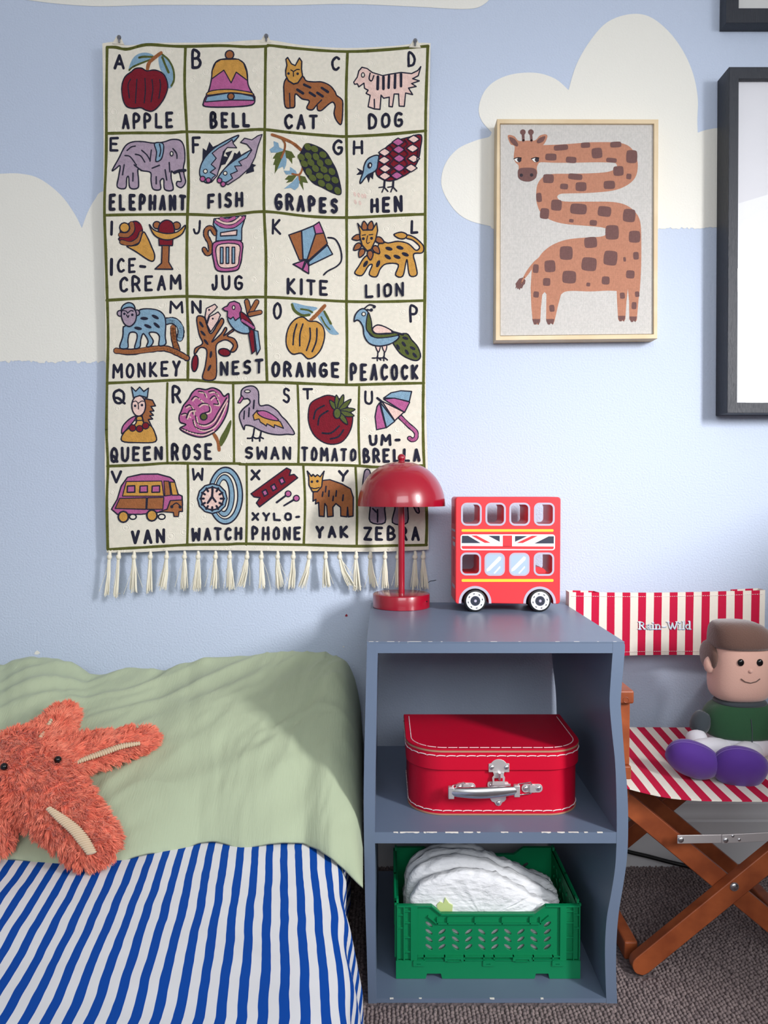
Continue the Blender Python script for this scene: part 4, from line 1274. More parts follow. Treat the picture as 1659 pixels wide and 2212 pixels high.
for x0, x1, y0, y1 in ((632, 757, 335, 384), (868, 950, 315, 362), (1125, 1222, 308, 358), (963, 1055, 363, 453), (558, 656, 412, 472), (738, 830, 440, 494), (1090, 1182, 450, 490), (1265, 1362, 382, 495), (1152, 1242, 522, 606), (1266, 1310, 588, 636), (538, 632, 592, 670), (758, 882, 588, 640), (688, 757, 675, 724), (822, 918, 662, 740), (1068, 1167, 650, 722), (479, 527, 756, 835), (608, 702, 815, 910), (776, 920, 850, 942), (1017, 1133, 873, 962), (1237, 1345, 897, 1010), (512, 590, 890, 982), (766, 805, 984, 1014), (946, 1009, 993, 1042), (1083, 1200, 1038, 1163), (1288, 1388, 1087, 1190), (899, 1010, 1142, 1236), (684, 797, 1222, 1340), (1068, 1187, 1262, 1388), (875, 1006, 1320, 1437), (1326, 1375, 1272, 1338), (1240, 1262, 1317, 1356), (551, 646, 1345, 1448), (450, 500, 1380, 1455), (707, 827, 1437, 1546), (538, 602, 1500, 1568), (1052, 1120, 1486, 1556), (1264, 1338, 1433, 1503), (917, 950, 1540, 1573), (454, 502, 1617, 1670), (1210, 1253, 1627, 1680), (1342, 1380, 1617, 1665), (594, 638, 1735, 1794), (1312, 1355, 1710, 1772)):
    d.L = 3
    cx, cy, a, b = (x0 + x1) / 2, (y0 + y1) / 2, (x1 - x0) / 2, (y1 - y0) / 2
    tilt = R.uniform(-.12, .12)
    d.p('B', [(cx + a * sx + tilt * b * sy, cy + b * sy - tilt * a * sx) for sx, sy in ((-.95, -.6), (-.6, -.97), (.6, -.97), (.96, -.6), (.97, .6), (.6, .98), (-.6, .96), (-.97, .6))], 0)
d.L = 4
for x in (362, 432):
    d.s('B', [(x, 225), (x + 5, 300)], 24, False).c_('B', x, 225, 25, ow=0)
d.p('B', [(245, 268), (290, 285), (320, 330), (310, 350), (270, 325), (250, 295)], 0).p('B', [(558, 262), (510, 275), (484, 305), (500, 322), (540, 305)], 0)
d.p('B', [(320, 560), (345, 540), (400, 536), (455, 540), (482, 565), (478, 620), (440, 650), (400, 657), (355, 648), (322, 620)], 0)
d.c_('N', 348, 602, 15, ow=0).c_('N', 438, 600, 15, ow=0)
for x0, f in ((318, 1), (472, 1)):
    d.p('E', [(x0 - 32, 458), (x0, 450), (x0 + 30, 462), (x0 + 10, 486), (x0 - 12, 484)], 0).c_('N', x0 + 12, 467, 19, 21, ow=0)
    d.s('N', [(x0 - 34, 458), (x0, 448), (x0 + 30, 452)], 7)
for x0, x1, y in ((446, 514, 1858), (565, 636, 1858), (1194, 1257, 1830), (1293, 1357, 1836)):
    d.L = 6
    w = x1 - x0
    d.q('B', [(x0, y), (x1, y), (x1 - 3, y + 22), (x1 - .2 * w, y + 50), (x0 + .58 * w, y + 32), (x0 + .5 * w, y + 48), (x0 + .22 * w, y + 48), (x0 + 4, y + 20)], 0)
d.q('B', [(362, 1495), (385, 1520), (380, 1550), (365, 1565), (355, 1590), (340, 1588), (335, 1605), (322, 1590), (310, 1598), (312, 1580), (297, 1592), (303, 1570), (298, 1550), (330, 1505)], 0)
d.s('T', [(375, 1490), (350, 1540)], 12)
gm.build('canvas', gmats, fr, smooth=0, fix=False)

BC = (1440, 0, 219 / 505)


def frame_pic(name, label, outl, inl, y, back, canvas_m, canvas_name, glass=True):
    f = thing(name, label, 'picture', Vector(((outl[0][0] + outl[1][0]) / 2, WALL, min(p[1] for p in outl))))
    holes_mesh([outl, inl], y, WALL, 0.001).build('frame', M['frame_black'], f, smooth=30)
    # thin inner rebate
    cx, cz = sum(p[0] for p in inl) / 4, sum(p[1] for p in inl) / 4
    m = MB()
    x0, x1, z0, z1 = min(p[0] for p in inl), max(p[0] for p in inl), min(p[1] for p in inl), max(p[1] for p in inl)
    m.box(x0 - .004, x1 + .004, back, back + 0.004, z0 - .004, z1 + .004)
    m.build(canvas_name, canvas_m, f, smooth=0)
    if glass:
        m = MB().box(x0 - .002, x1 + .002, back - 0.006, back - 0.004, z0 - .002, z1 + .002)
        m.build('glass_pane', GLASS, f, smooth=0)
    return f


GLASS = bpy.data.materials.new('picture_glass')
GLASS.use_nodes = True
nt = GLASS.node_tree
nt.nodes.clear()
go = nt.nodes.new('ShaderNodeOutputMaterial')
gt = nt.nodes.new('ShaderNodeBsdfTransparent')
gg = nt.nodes.new('ShaderNodeBsdfGlossy')
gg.inputs['Roughness'].default_value = 0.01
lw = nt.nodes.new('ShaderNodeLayerWeight')
lw.inputs['Blend'].default_value = 0.5
pw = nt.nodes.new('ShaderNodeMath')
pw.operation = 'POWER'
pw.inputs[1].default_value = 5.0
nt.links.new(lw.outputs['Facing'], pw.inputs[0])
gf = nt.nodes.new('ShaderNodeMath')
gf.operation = 'MULTIPLY_ADD'
gf.inputs[1].default_value = 0.9
gf.inputs[2].default_value = 0.035
nt.links.new(pw.outputs[0], gf.inputs[0])
gx_ = nt.nodes.new('ShaderNodeMixShader')
nt.links.new(gf.outputs[0], gx_.inputs[0])
nt.links.new(gt.outputs[0], gx_.inputs[1])
nt.links.new(gg.outputs[0], gx_.inputs[2])
nt.links.new(gx_.outputs[0], go.inputs[0])


def bx(x, y, yy):
    v = at(BC[0] + x * BC[2], BC[1] + y * BC[2], yy)
    return (v.x, v.z)


yb = WALL - 0.053
a, b = bx(312, 333, yb), bx(302, 2058, yb)
a2, b2 = bx(360, 392, yb), bx(352, 2005, yb)
wd = 0.50
frame_pic('framed_print', 'large black framed white print hanging right of the giraffe picture', [b, (b[0] + wd, b[1]), (a[0] + wd, a[1]), a], [b2, (b2[0] + wd - 2 * (b2[0] - b[0]), b2[1]), (a2[0] + wd - 2 * (a2[0] - a[0]), a2[1]), a2], yb, yb + 0.012, M['paper'], 'print')
yc = WALL - 0.03
a, a2 = bx(296, 113, yc), bx(360, 40, yc)
frame_pic('framed_mount', 'black frame corner at the top right above the large framed print', [a, (a[0] + .4, a[1]), (a[0] + .4, a[1] + .5), (a[0], a[1] + .5)], [a2, (a[0] + .4 - .027, a2[1]), (a[0] + .4 - .027, a[1] + .47), (a2[0], a[1] + .47)], yc, yc + 0.01, M['mount'], 'mount', False)

# ---------------------------------------------------------------- bookcase
Y0, Y1 = 1.13, 1.525


def cx(x, y):
    v = at(x, y, Y0)
    return (v.x, v.z)


bk = thing('bookcase', 'blue grey painted open bookcase with a wavy right side standing by the bed', 'bookcase', at(1070, 2184, 1.33) * 0 + Vector((0.16, 1.33, 0)))
TZ = cx(0, 1388)[1]
T2 = cx(0, 1411)[1]
SH1, SH0 = cx(0, 1798)[1], cx(0, 1822)[1]
BT = cx(0, 2157)[1]
chips = []


def panel(name, mb, ch=()):
    mb.cur = 1
    for x0, x1, z in ch:
        n = max(2, int((x1 - x0) / 0.003))
        up = [(x0 + (x1 - x0) * i / n, z + .0003) for i in range(n + 1)]
        dn = [(x, z - R.uniform(.0002, .0015)) for x, _ in up[::-1]]
        mb.prism(up + dn, Y0 - 0.0003, Y0 + 0.002)
    return mb.build(name, [M['cab'], M['chip']], bk, smooth=35)


lo = catmull([cx(*p) for p in ((793, 1388), (790, 1500), (786, 1680), (786, 1790), (789, 1950), (793, 2080), (796, 2185))], False, 4)
li = catmull([cx(*p) for p in ((817, 1388), (814, 1500), (811, 1680), (810, 1790), (811, 1950), (812, 2080), (814, 2185))], False, 4)
lo[-1] = (lo[-1][0], 0.0)
li[-1] = (li[-1][0], 0.0)
panel('side_panel', MB().prism(lo + li[::-1], Y0, Y1))
ro = catmull([cx(*p) for p in ((1347, 1388), (1350, 1400), (1344, 1471), (1341, 1520), (1344, 1568), (1349, 1637), (1355, 1706), (1357, 1776), (1355, 1848), (1347, 1908), (1337, 1969), (1332, 2029), (1331, 2100), (1334, 2185))], False, 4)
ri = catmull([cx(*p) for p in ((1323, 1388), (1324, 1400), (1319, 1471), (1317, 1520), (1322, 1582), (1329, 1650), (1332, 1740), (1332, 1810), (1329, 1872), (1320, 1932), (1311, 1981), (1307, 2041), (1308, 2113), (1311, 2185))], False, 4)
ro[-1] = (ro[-1][0], 0.0)
ri[-1] = (ri[-1][0], 0.0)
panel('side_panel', MB().prism(ro + ri[::-1], Y0, Y1))
xl, xr = cx(815, 1400)[0], cx(1325, 1400)[0]
tp = MB()
tp.prism([(cx(792, 1388)[0], TZ - 0.0001), (cx(792, 1388)[0], TZ + .0012), (cx(1349, 1388)[0], TZ + .0012), (cx(1349, 1388)[0], TZ - 0.0001)], Y0 - 0.0004, Y1 + .0004)
tp.prism([(xl, TZ), (xl, T2), (xr, T2), (xr, TZ)], Y0 + .0003, Y1)
e = 0.0011
ch = [(cx(x, 1388)[0], cx(x + w, 1388)[0], TZ + e) for x, w in ((797, 10), (812, 5), (836, 16), (860, 4), (880, 30), (925, 9), (952, 4), (1010, 6), (1060, 14), (1120, 5), (1200, 9), (1240, 12), (1290, 4), (1325, 7))]
panel('top_panel', tp, ch)
x1, x2 = cx(809, 1800)[0], cx(1333, 1800)[0]
ch = [(cx(x, 1798)[0], cx(x + w, 1798)[0], SH1) for x, w in ((850, 10), (864, 42), (915, 6), (920, 24), (962, 28), (1002, 20), (1030, 8), (1082, 16), (1122, 6), (1170, 20), (1204, 16), (1228, 22), (1262, 8), (1290, 12))]
panel('shelf', MB().prism([(x1, SH1), (x1, SH0), (x2, SH0), (x2, SH1)], Y0 + .0004, Y1 - .01), ch)
x1, x2 = cx(812, 2150)[0], cx(1311, 2150)[0]
ch = [(cx(x, 2157)[0], cx(x + w, 2157)[0], BT) for x, w in ((842, 8), (905, 6), (1058, 10), (1168, 6))]
panel('base_panel', MB().prism([(x1, BT), (x1, 0.0005), (x2, 0.0005), (x2, BT)], Y0 + .0004, Y1 - .01), ch)
TOPZ = TZ + .0012

# ---------------------------------------------------------------- mushroom table lamp
LC = at(867, 1300, 1.468)
lx, ly = LC.x, 1.468
lp = thing('table_lamp', 'glossy crimson mushroom table lamp standing on bookcase in front of the hanging', 'lamp', (lx, ly, TOPZ))
rb = 0.0545
BZ = at(0, 1281, ly).z
m = MB().lathe([(0, TOPZ), (rb - .001, TOPZ), (rb, TOPZ + .001), (rb, BZ - .002), (rb - .0006, BZ - .0007), (rb - .002, BZ), (0, BZ)], (lx, ly, 0), 'z', 72)
m.build('base', M['red_lacquer'], lp, smooth=40)
RZ, DZ = at(0, 1093, ly).z, at(0, 997, ly).z
m = MB().lathe([(0, BZ), (.0063, BZ), (.0063, DZ - .004), (0, DZ - .004)], (lx, ly, 0), 'z', 32)
m.build('stem', M['red_lacquer'], lp, smooth=40)
RR = 0.0836
hh = DZ - RZ
pr = [(RR, RZ)] + [(RR * math.cos(t) ** 0.92, RZ + hh * math.sin(t) ** 1.0) for t in (math.pi / 2 * k / 22 for k in range(1, 22))] + [(0.0001, DZ)]
inn = [(max(0.0001, r - .0014), z - (.0012 if z > RZ + .001 else 0)) for r, z in pr[::-1]]
m = MB().lathe(pr + inn + [pr[0]], (lx, ly, 0), 'z', 96)
m.build('shade', M['red_lacquer'], lp, smooth=60)
kz = at(0, 989, ly).z
m = MB().lathe([(.0001, DZ - .001), (.0062, DZ), (.0058, DZ + .0025), (.0040, DZ + .0035), (.0040, kz - .004)] + [(.0076 * math.cos(t), kz + .0076 * math.sin(t)) for t in (-1.0 + 2.55 * k / 12 for k in range(13))] + [(.0001, kz + .0076)], (lx, ly, 0), 'z', 32)
m.build('finial', M['red_lacquer'], lp, smooth=60)
pa = math.radians(-30)
m = MB()
m.tube([Vector((lx + (rb - .002) * math.cos(pa), ly + (rb - .002) * math.sin(pa), (TOPZ + BZ) / 2 + .001)), Vector((lx + (rb + .0003) * math.cos(pa), ly + (rb + .0003) * math.sin(pa), (TOPZ + BZ) / 2 + .001))], .0026, 12, flat=.5)
m.build('charging_port', M['black'], lp)

# ---------------------------------------------------------------- toy double decker bus
BY0, BY1 = 1.408, 1.496
CB = (760, 960, 480 / 1659)


def ux(x, y, yy=BY0):
    v = at(CB[0] + x * CB[2], CB[1] + y * CB[2], yy)
    return (v.x, v.z)


bu_ = thing('toy_bus', 'red wooden double decker toy bus with union flag side on the bookcase', 'toy bus', (ux(1160, 1190)[0], 1.45, TOPZ))
K = CB[2] / FPX * BY0
x0, zt = ux(775, 393)
x1, zb_ = ux(1555, 1191)
r = 22 * K


def arc(cx_, cz_, rad, a0, a1, n=14):
    return [(cx_ + rad * math.cos(math.radians(a0 + (a1 - a0) * k / n)), cz_ + rad * math.sin(math.radians(a0 + (a1 - a0) * k / n))) for k in range(n + 1)]


w1, w2 = ux(920, 1178), ux(1402, 1182)
ra = 102 * K
out = arc(x0 + r, zt - r, r, 180, 90, 6) + arc(x1 - r, zt - r, r, 90, 0, 6) + arc(x1 - r, zb_ + r, r, 0, -90, 6)
aa = math.degrees(math.asin((w2[1] - zb_) / ra))
out += arc(w2[0], w2[1], ra, -aa, 180 + aa) + arc(w1[0], w1[1], ra, -aa, 180 + aa) + arc(x0 + r, zb_ + r, r, 270, 180, 6)


def wr(a, b, c, d_, g=0, rr=30):
    p, q = ux(a - g, d_ + g), ux(b + g, c - g)
    return rrect(p[0], q[0], p[1], q[1], (rr + g) * K)


HOLES = [(828, 957, 448, 594), (1010, 1137, 448, 594), (1188, 1318, 448, 594), (1372, 1502, 448, 594), (823, 952, 820, 965), (1370, 1498, 820, 968)]
holes_mesh([out] + [wr(*h) for h in HOLES], BY0, BY1, 0.0016).build('body', M['bus_red'], bu_, smooth=40)
for h in HOLES + [(1003, 1130, 822, 968), (1187, 1314, 822, 968)]:
    holes_mesh([wr(*h, 13), wr(*h, -1)], BY0 - .0004, BY0 + .0008, 0).build('window_surround', M['grey_trim'], bu_, smooth=0)
for h in ((1003, 1130, 822, 968), (1187, 1314, 822, 968)):
    m = MB().prism(wr(*h, -1), BY0 - .0003, BY0 + .0005)
    m.cur = 1
    xa, ya = h[0], h[2]
    for pts, in (([(4, 108), (4, 128), (28, 118), (108, 40), (112, 22), (96, 14)],), ([(56, 138), (64, 143), (106, 98), (104, 86), (96, 92)],)):
        m.prism([ux(xa + px_, ya + py_) for px_, py_ in pts][::-1], BY0 - .0005, BY0 - .0003)
    m.build('printed_window', [M['pane_print'], M['white_print']], bu_, smooth=0)
for y0_, y1_ in ((633, 652), (1005, 1026)):
    p, q = ux(819, y1_), ux(1506, y0_)
    MB().prism(rrect(p[0], q[0], p[1], q[1], (q[1] - p[1]) * .45), BY0 - .0004, BY0 + .0008).build('yellow_stripe', M['yellow'], bu_, smooth=0)
# flag strip
m = MB()
m.cur = 1
m.prism(wr(812, 1517, 672, 790, 0, 20), BY0 - .0003, BY0 + .0008)
L_ = [0]


def fp(col, pts):
    L_[0] += 1
    m.cur = col
    m.prism([ux(*p) for p in pts], BY0 - .0003 - .00008 * (1 + L_[0] // 6), BY0 - .0002)


fp(2, [(822, 682), (868, 682), (962, 737), (820, 737)])
fp(2, [(1018, 682), (1104, 682), (1104, 727)])
fp(2, [(1218, 684), (1310, 684), (1218, 727)])
fp(2, [(1508, 686), (1508, 740), (1362, 740), (1470, 686)])
fp(0, [(890, 680), (932, 680), (1036, 735), (992, 735)])
fp(0, [(1344, 682), (1390, 682), (1276, 736), (1230, 736)])
fp(0, [(1127, 680), (1196, 680), (1196, 762), (1127, 762)])
fp(0, [(820, 758), (1508, 762), (1506, 776), (1500, 782), (828, 780), (820, 772)])
m.build('flag_panel', [M['bus_red'], M['white_print'], M['navy_print']], bu_, smooth=0)
for w in (w1, w2):
    ring = arc(w[0], w[1], 122 * K, 0, 180, 24) + arc(w[0], w[1], 103 * K, 180, 0, 24)
    zc = zb_ + .001
    lo_ = [(w[0] - 122 * K, zc), (w[0] - 103 * K, zc)]
    ring = [(w[0] + 122 * K, zc)] + arc(w[0], w[1], 122 * K, 0, 180, 24) + lo_ + arc(w[0], w[1], 103 * K, 180, 0, 24) + [(w[0] + 103 * K, zc)]
    MB().prism(ring, BY0 - .0004, BY0 + .0006).build('wheel_arch', M['grey_trim'], bu_, smooth=0)
RW = 84 * K
for w in (w1, w2):
    for yf, sgn in ((BY0 - .004, 1), (BY1 + .004, -1)):
        c = Vector((w[0], yf, TOPZ + RW))
        T = lambda h: sgn * h
        m = MB()
        m.lathe([(.0001, T(.016)), (RW * .9, T(.016)), (RW, T(.013)), (RW, T(.003)), (RW * .95, T(.0008)), (RW * .86, T(.0)), (RW * .83, T(.0012)), (.0001, T(.0012))], c, 'y', 48)
        wo = m.build('wheel', M['tyre'], bu_, smooth=35)
        m = MB()
        m.lathe([(RW * .82, T(.0013)), (RW * .82, T(-.0002)), (RW * .8, T(-.0006)), (RW * .44, T(-.0006)), (RW * .44, T(.0013))], c, 'y', 40)
        m.cur = 1
        for k in range(8):
            a = k * math.pi / 4 + .2
            o_ = ellipse(c.x + RW * .64 * math.cos(a), c.z + RW * .64 * math.sin(a), RW * .10, RW * .045, a + math.pi / 2, 10)
            m.prism(o_, *sorted((yf + T(-.0009), yf + T(-.0004))))
        m.lathe([(RW * .44, T(-.0008)), (.0001, T(-.0008))], c, 'y', 32)
        m.cur = 2
        m.lathe([(RW * .13, T(-.0008)), (RW * .11, T(-.0018)), (.0001, T(-.0018))], c, 'y', 16)
        m.cur = 3
        for k in range(8):
            a = k * math.pi / 4
            m.lathe([(RW * .05, T(-.0009)), (RW * .05, T(-.0013)), (.0001, T(-.0013))], c + Vector((RW * .27 * math.cos(a), 0, RW * .27 * math.sin(a))), 'y', 8)
        m.build('hub_cap', [M['white_print'], M['navy_print'], M['grey_trim'], M['black']], wo, smooth=35)
    MB().tube([Vector((w[0], BY0 + .004, TOPZ + RW)), Vector((w[0], BY1 - .004, TOPZ + RW))], RW * .14, 12).build('axle', M['black'], bu_)
# printed end: entrance, window and labels
m = MB()
xe = x0 - .0004
for col, ya, yb2, za, zc in ((0, .2, .75, 466, 598), (0, .2, .6, 795, 1000), (1, .12, .85, 640, 655), (1, .12, .6, 700, 712), (1, .12, .6, 735, 765), (1, .15, .7, 1060, 1085)):
    m.cur = col
    m.box(xe, x0 + .0006, BY0 + (BY1 - BY0) * ya, BY0 + (BY1 - BY0) * yb2, ux(0, zc)[1], ux(0, za)[1])
m.build('printed_end', [M['case_red'], M['grey_trim']], bu_, smooth=0)
# seat seen through the lower right window
p, q = ux(1372, 966), ux(1470, 925)
sb = MB().prism(catmull([(p[0], p[1]), (p[0], q[1]), (p[0] + (q[0] - p[0]) * .6, q[1] - .0005), (q[0], p[1] + .002), (q[0] + .003, p[1])], False, 4), BY0 + .012, BY1 - .012)
sb.build('seat', M['bus_red'], bu_, smooth=40)

# ---------------------------------------------------------------- red suitcase on the shelf
sc_ = thing('suitcase', 'small red board suitcase with white stitching on the middle shelf', 'suitcase', (0.18, 1.28, SH1))
SY0, SY1 = 1.190, 1.368
sxl, sxr = at(884, 1740, 1.21).x, at(1252, 1740, 1.21).x
Z0, ZL, Z1 = SH1 + .0005, at(0, 1662, SY0).z, at(0, 1618, SY0 - .002).z


def plan(g, rr=.055):
    a, b, c, d_ = sxl - g, sxr + g, SY0 - g, SY1 + g
    rr += g
    pts = [(a, d_), (a, c + rr)]
    pts += [(a + rr - rr * math.cos(t), c + rr - rr * math.sin(t) * 1.0) for t in (math.pi / 2 * k / 14 for k in range(1, 14))]
    pts += [(a + rr, c), (b - rr, c)]
    pts += [(b - rr + rr * math.sin(t), c + rr - rr * math.cos(t)) for t in (math.pi / 2 * k / 14 for k in range(1, 14))]
    pts += [(b, c + rr), (b, d_)]
    return pts


def prism_up(m, pts, z0, z1):
    n = len(pts)
    v = [(x, y, z0) for x, y in pts] + [(x, y, z1) for x, y in pts]
    f = [tuple(range(n))[::-1], tuple(range(n, 2 * n))] + [(i, (i + 1) % n, (i + 1) % n + n, i + n) for i in range(n)]
    return m.add(v, f)


def stitch_run(m, g, z, L=.0145, gap=.0012, r=.00075, pts=None, side=True):
    P = pts or plan(g)
    ds = [0]
    for a, b in zip(P, P[1:]):
        ds.append(ds[-1] + math.dist(a, b))

    def pos(s):
        for i in range(len(P) - 1):
            if s <= ds[i + 1] + 1e-9:
                k = (s - ds[i]) / max(1e-9, ds[i + 1] - ds[i])
                return Vector((P[i][0] + (P[i + 1][0] - P[i][0]) * k, P[i][1] + (P[i + 1][1] - P[i][1]) * k, z))
        return Vector((*P[-1], z))
    s = .004
    while s + L < ds[-1]:
        q = [pos(s + L * k / 3) for k in range(4)]
        if side:
            q[0].z -= .0012
            q[3].z -= .0004
        m.tube(q, r, 6)
        s += L + gap


bod = prism_up(MB(), plan(0), Z0, Z1 - .006).build('body', M['case_red'], sc_, smooth=30)
m = prism_up(MB(), plan(.0013), Z0, Z0 + .0022)
m.build('base_rim', M['board_edge'], sc_, smooth=30)
m = MB()
stitch_run(m, .0008, Z0 + .0075)
m.build('stitching', M['thread'], bod)
lid = prism_up(MB(), plan(.0042), ZL, Z1).build('lid', M['case_red'], sc_, smooth=30, bevel=.0008)
m = prism_up(MB(), plan(.0050), Z1 - .0045, Z1 - .0018)
m.build('lid_rim', M['board_edge'], lid, smooth=30)
m = MB()
stitch_run(m, .0049, Z1 - .0095)
stitch_run(m, -.004, Z1 + .0002, side=False, gap=.0022)
m.build('stitching', M['thread'], lid)
m = MB()
prism_up(m, plan(.0046), Z1 - .0017, Z1 + .0003)
m.build('lid_board', M['case_red'], lid, smooth=30, bevel=.0004)
# hasp, handle: read from an enlargement of the case front
CH = (860, 1630, 420 / 1659)


def hx(x, y, yy=SY0):
    v = at(CH[0] + x * CH[2], CH[1] + y * CH[2], yy)
    return (v.x, v.z)


KH = CH[2] / FPX * SY0
yl = SY0 - .0042
hasp = holes_mesh([[hx(*p, yl) for p in [(772, 148), (948, 148), (948, 75), (925, 72)] + [(858 + 72 * math.cos(t), 100 - 62 * math.sin(t)) for t in (math.radians(18 + 144 * k / 12) for k in range(13))] + [(792, 72), (772, 78)]]], yl - .0012, yl + .0002, .0003).build('hasp_plate', M['dull_steel'], sc_, smooth=40)
m = MB()
for x in (798, 922):
    p = hx(x, 108, yl)
    m.ball((p[0], yl - .0012, p[1]), .0046 * .85, .002, .0046 * .85, 14)
m.build('rivets', M['steel'], hasp)
yt = SY0 - .0062
tg = holes_mesh([[hx(*p, yt) for p in ((810, 150), (905, 150), (900, 175), (912, 195), (908, 235), (915, 262), (800, 262), (806, 235), (802, 195), (818, 175))], [hx(*p, yt) for p in ((820, 200), (892, 200), (892, 228), (820, 228))]], yt - .0006, yt + .0006, .0002).build('hasp_tongue', M['dull_steel'], sc_, smooth=40)
p = hx(862, 150, yt)
q = hx(862, 208, yt)
MB().tube([Vector((p[0], yt - .0016, p[1])), Vector((q[0], yt - .0012, q[1]))], .0052, 12, flat=.4).build('tongue_rib', M['steel'], tg)
m = MB()
for a, b, c, d_ in ((762, 940, 228, 278),):
    p, q = hx(a, d_), hx(b, c)
    m.prism(rrect(p[0], q[0], p[1], q[1], .003), SY0 - .0022, SY0 + .0002)
ka = hx(835, 258)
m.box(ka[0] - .004, ka[0] + .022, SY0 - .005, SY0 - .002, ka[1] - .002, ka[1] + .003)
cat = m.build('catch_plate', M['dull_steel'], sc_, smooth=40, bevel=.0003)
m = MB()
for x in (788, 916):
    p = hx(x, 256)
    m.ball((p[0], SY0 - .0025, p[1]), .0026, .0015, .0026, 12)
m.build('rivets', M['steel'], cat)
lowp = [(786, 330), (786, 378), (800, 398), (820, 405), (835, 430), (855, 437), (875, 430), (888, 405), (905, 398), (920, 378), (920, 330)]
cl = holes_mesh([[hx(*p) for p in lowp]], SY0 - .0014, SY0 + .0002, .0003).build('keeper_plate', M['dull_steel'], sc_, smooth=40)
p = hx(856, 408)
MB().ball((p[0], SY0 - .002, p[1]), .0040, .0022, .0040, 14).build('rivet', M['steel'], cl)
yh = SY0 - .017
pts, rs = [], []
for k in range(25):
    t = k / 24
    x = 440 + 585 * t
    y = 318 + 18 * math.sin(math.pi * t) * (1 - .35 * t) - 14 * t
    v = at(CH[0] + x * CH[2], CH[1] + y * CH[2], yh - .008 * math.sin(math.pi * t))
    pts.append(v)
    e_ = min(1, min(t, 1 - t) / .10)
    rs.append(.6 * KH * (36 + 13 * math.sin(math.pi * t)) * (.88 + .12 * e_))
grip = MB().tube(pts, rs, 20, flat=1.67).build('handle', M['steel'], sc_, smooth=60)
for sgn, xc, yy in ((-1, 452, 322), (1, 1012, 306)):
    m = MB()
    p = hx(xc, yy, yh)
    m.box(p[0] - .0045, p[0] + .0045, yh - .0045, yh + .004, p[1] - .0092, p[1] + .0092)
    m.build('handle_cap', M['dull_steel'], grip, smooth=40, bevel=.001)
# wire loops that hold the handle, and their clips
for a, pl in ((1, ((1012, 262), (1030, 250), (1130, 236), (1142, 262), (1142, 318), (1130, 334), (1030, 346), (1012, 330))), (-1, ((452, 280), (470, 262), (560, 236), (575, 250), (575, 300), (545, 320), (470, 345), (452, 335)))):
    w_ = []
    for x, y in pl:
        far = (x > 1100) if a > 0 else (x > 540)
        w_.append(at(CH[0] + x * CH[2], CH[1] + y * CH[2], SY0 - .003 if far else yh))
    MB().tube(w_ + [w_[0]], .0009, 6).build('wire_loop', M['steel'], grip)
for xa, xb, yy in ((1052, 1232, 285), (490, 660, 275)):
    p, q = hx(xa, yy + 36), hx(xb, yy - 36)
    m = MB().prism(rrect(p[0], q[0], p[1], q[1], (q[1] - p[1]) * .48), SY0 - .0014, SY0 + .0002)
    xm = (p[0] + q[0]) / 2
    m.box(xm - .004, xm + .004, SY0 - .0045, SY0 - .001, p[1] + .001, q[1] - .001)
    clip = m.build('handle_clip', M['dull_steel'], sc_, smooth=40, bevel=.0004)
    m = MB()
    for f in (.2, .8):
        m.ball((p[0] + (q[0] - p[0]) * f, SY0 - .0018, (p[1] + q[1]) / 2), .0040, .0022, .0040, 14)
    m.build('rivets', M['steel'], clip)

# ---------------------------------------------------------------- green folding crate with nappies
CC = (820, 1780, 480 / 1659)
GY0, GY1 = 1.180, 1.372


def qx(x, y, yy=GY0):
    v = at(CC[0] + x * CC[2], CC[1] + y * CC[2], yy)
    return (v.x, v.z)


cr = thing('crate', 'green plastic folding crate with slotted sides on the bottom shelf', 'crate', (0.165, 1.27, BT))
KC = CC[2] / FPX * GY0
cx0, cx1 = qx(127, 1000)[0], qx(1490, 1000)[0]
zb0 = BT + .0005
zhi, zlo, zmid = qx(0, 600)[1], qx(0, 660)[1], qx(0, 1010)[1]
ends = [qx(x, 603)[0] for x in (386, 418, 455, 1160, 1204, 1238)]


def end_outline(x0, x1, flip=False):
    return [(x0, zmid), (x0, zhi), (ends[0], zhi), (ends[1], zhi - .005), (ends[2], zlo), (ends[3], zlo), (ends[4], zhi - .005), (ends[5], zhi), (x1, zhi), (x1, zmid)]


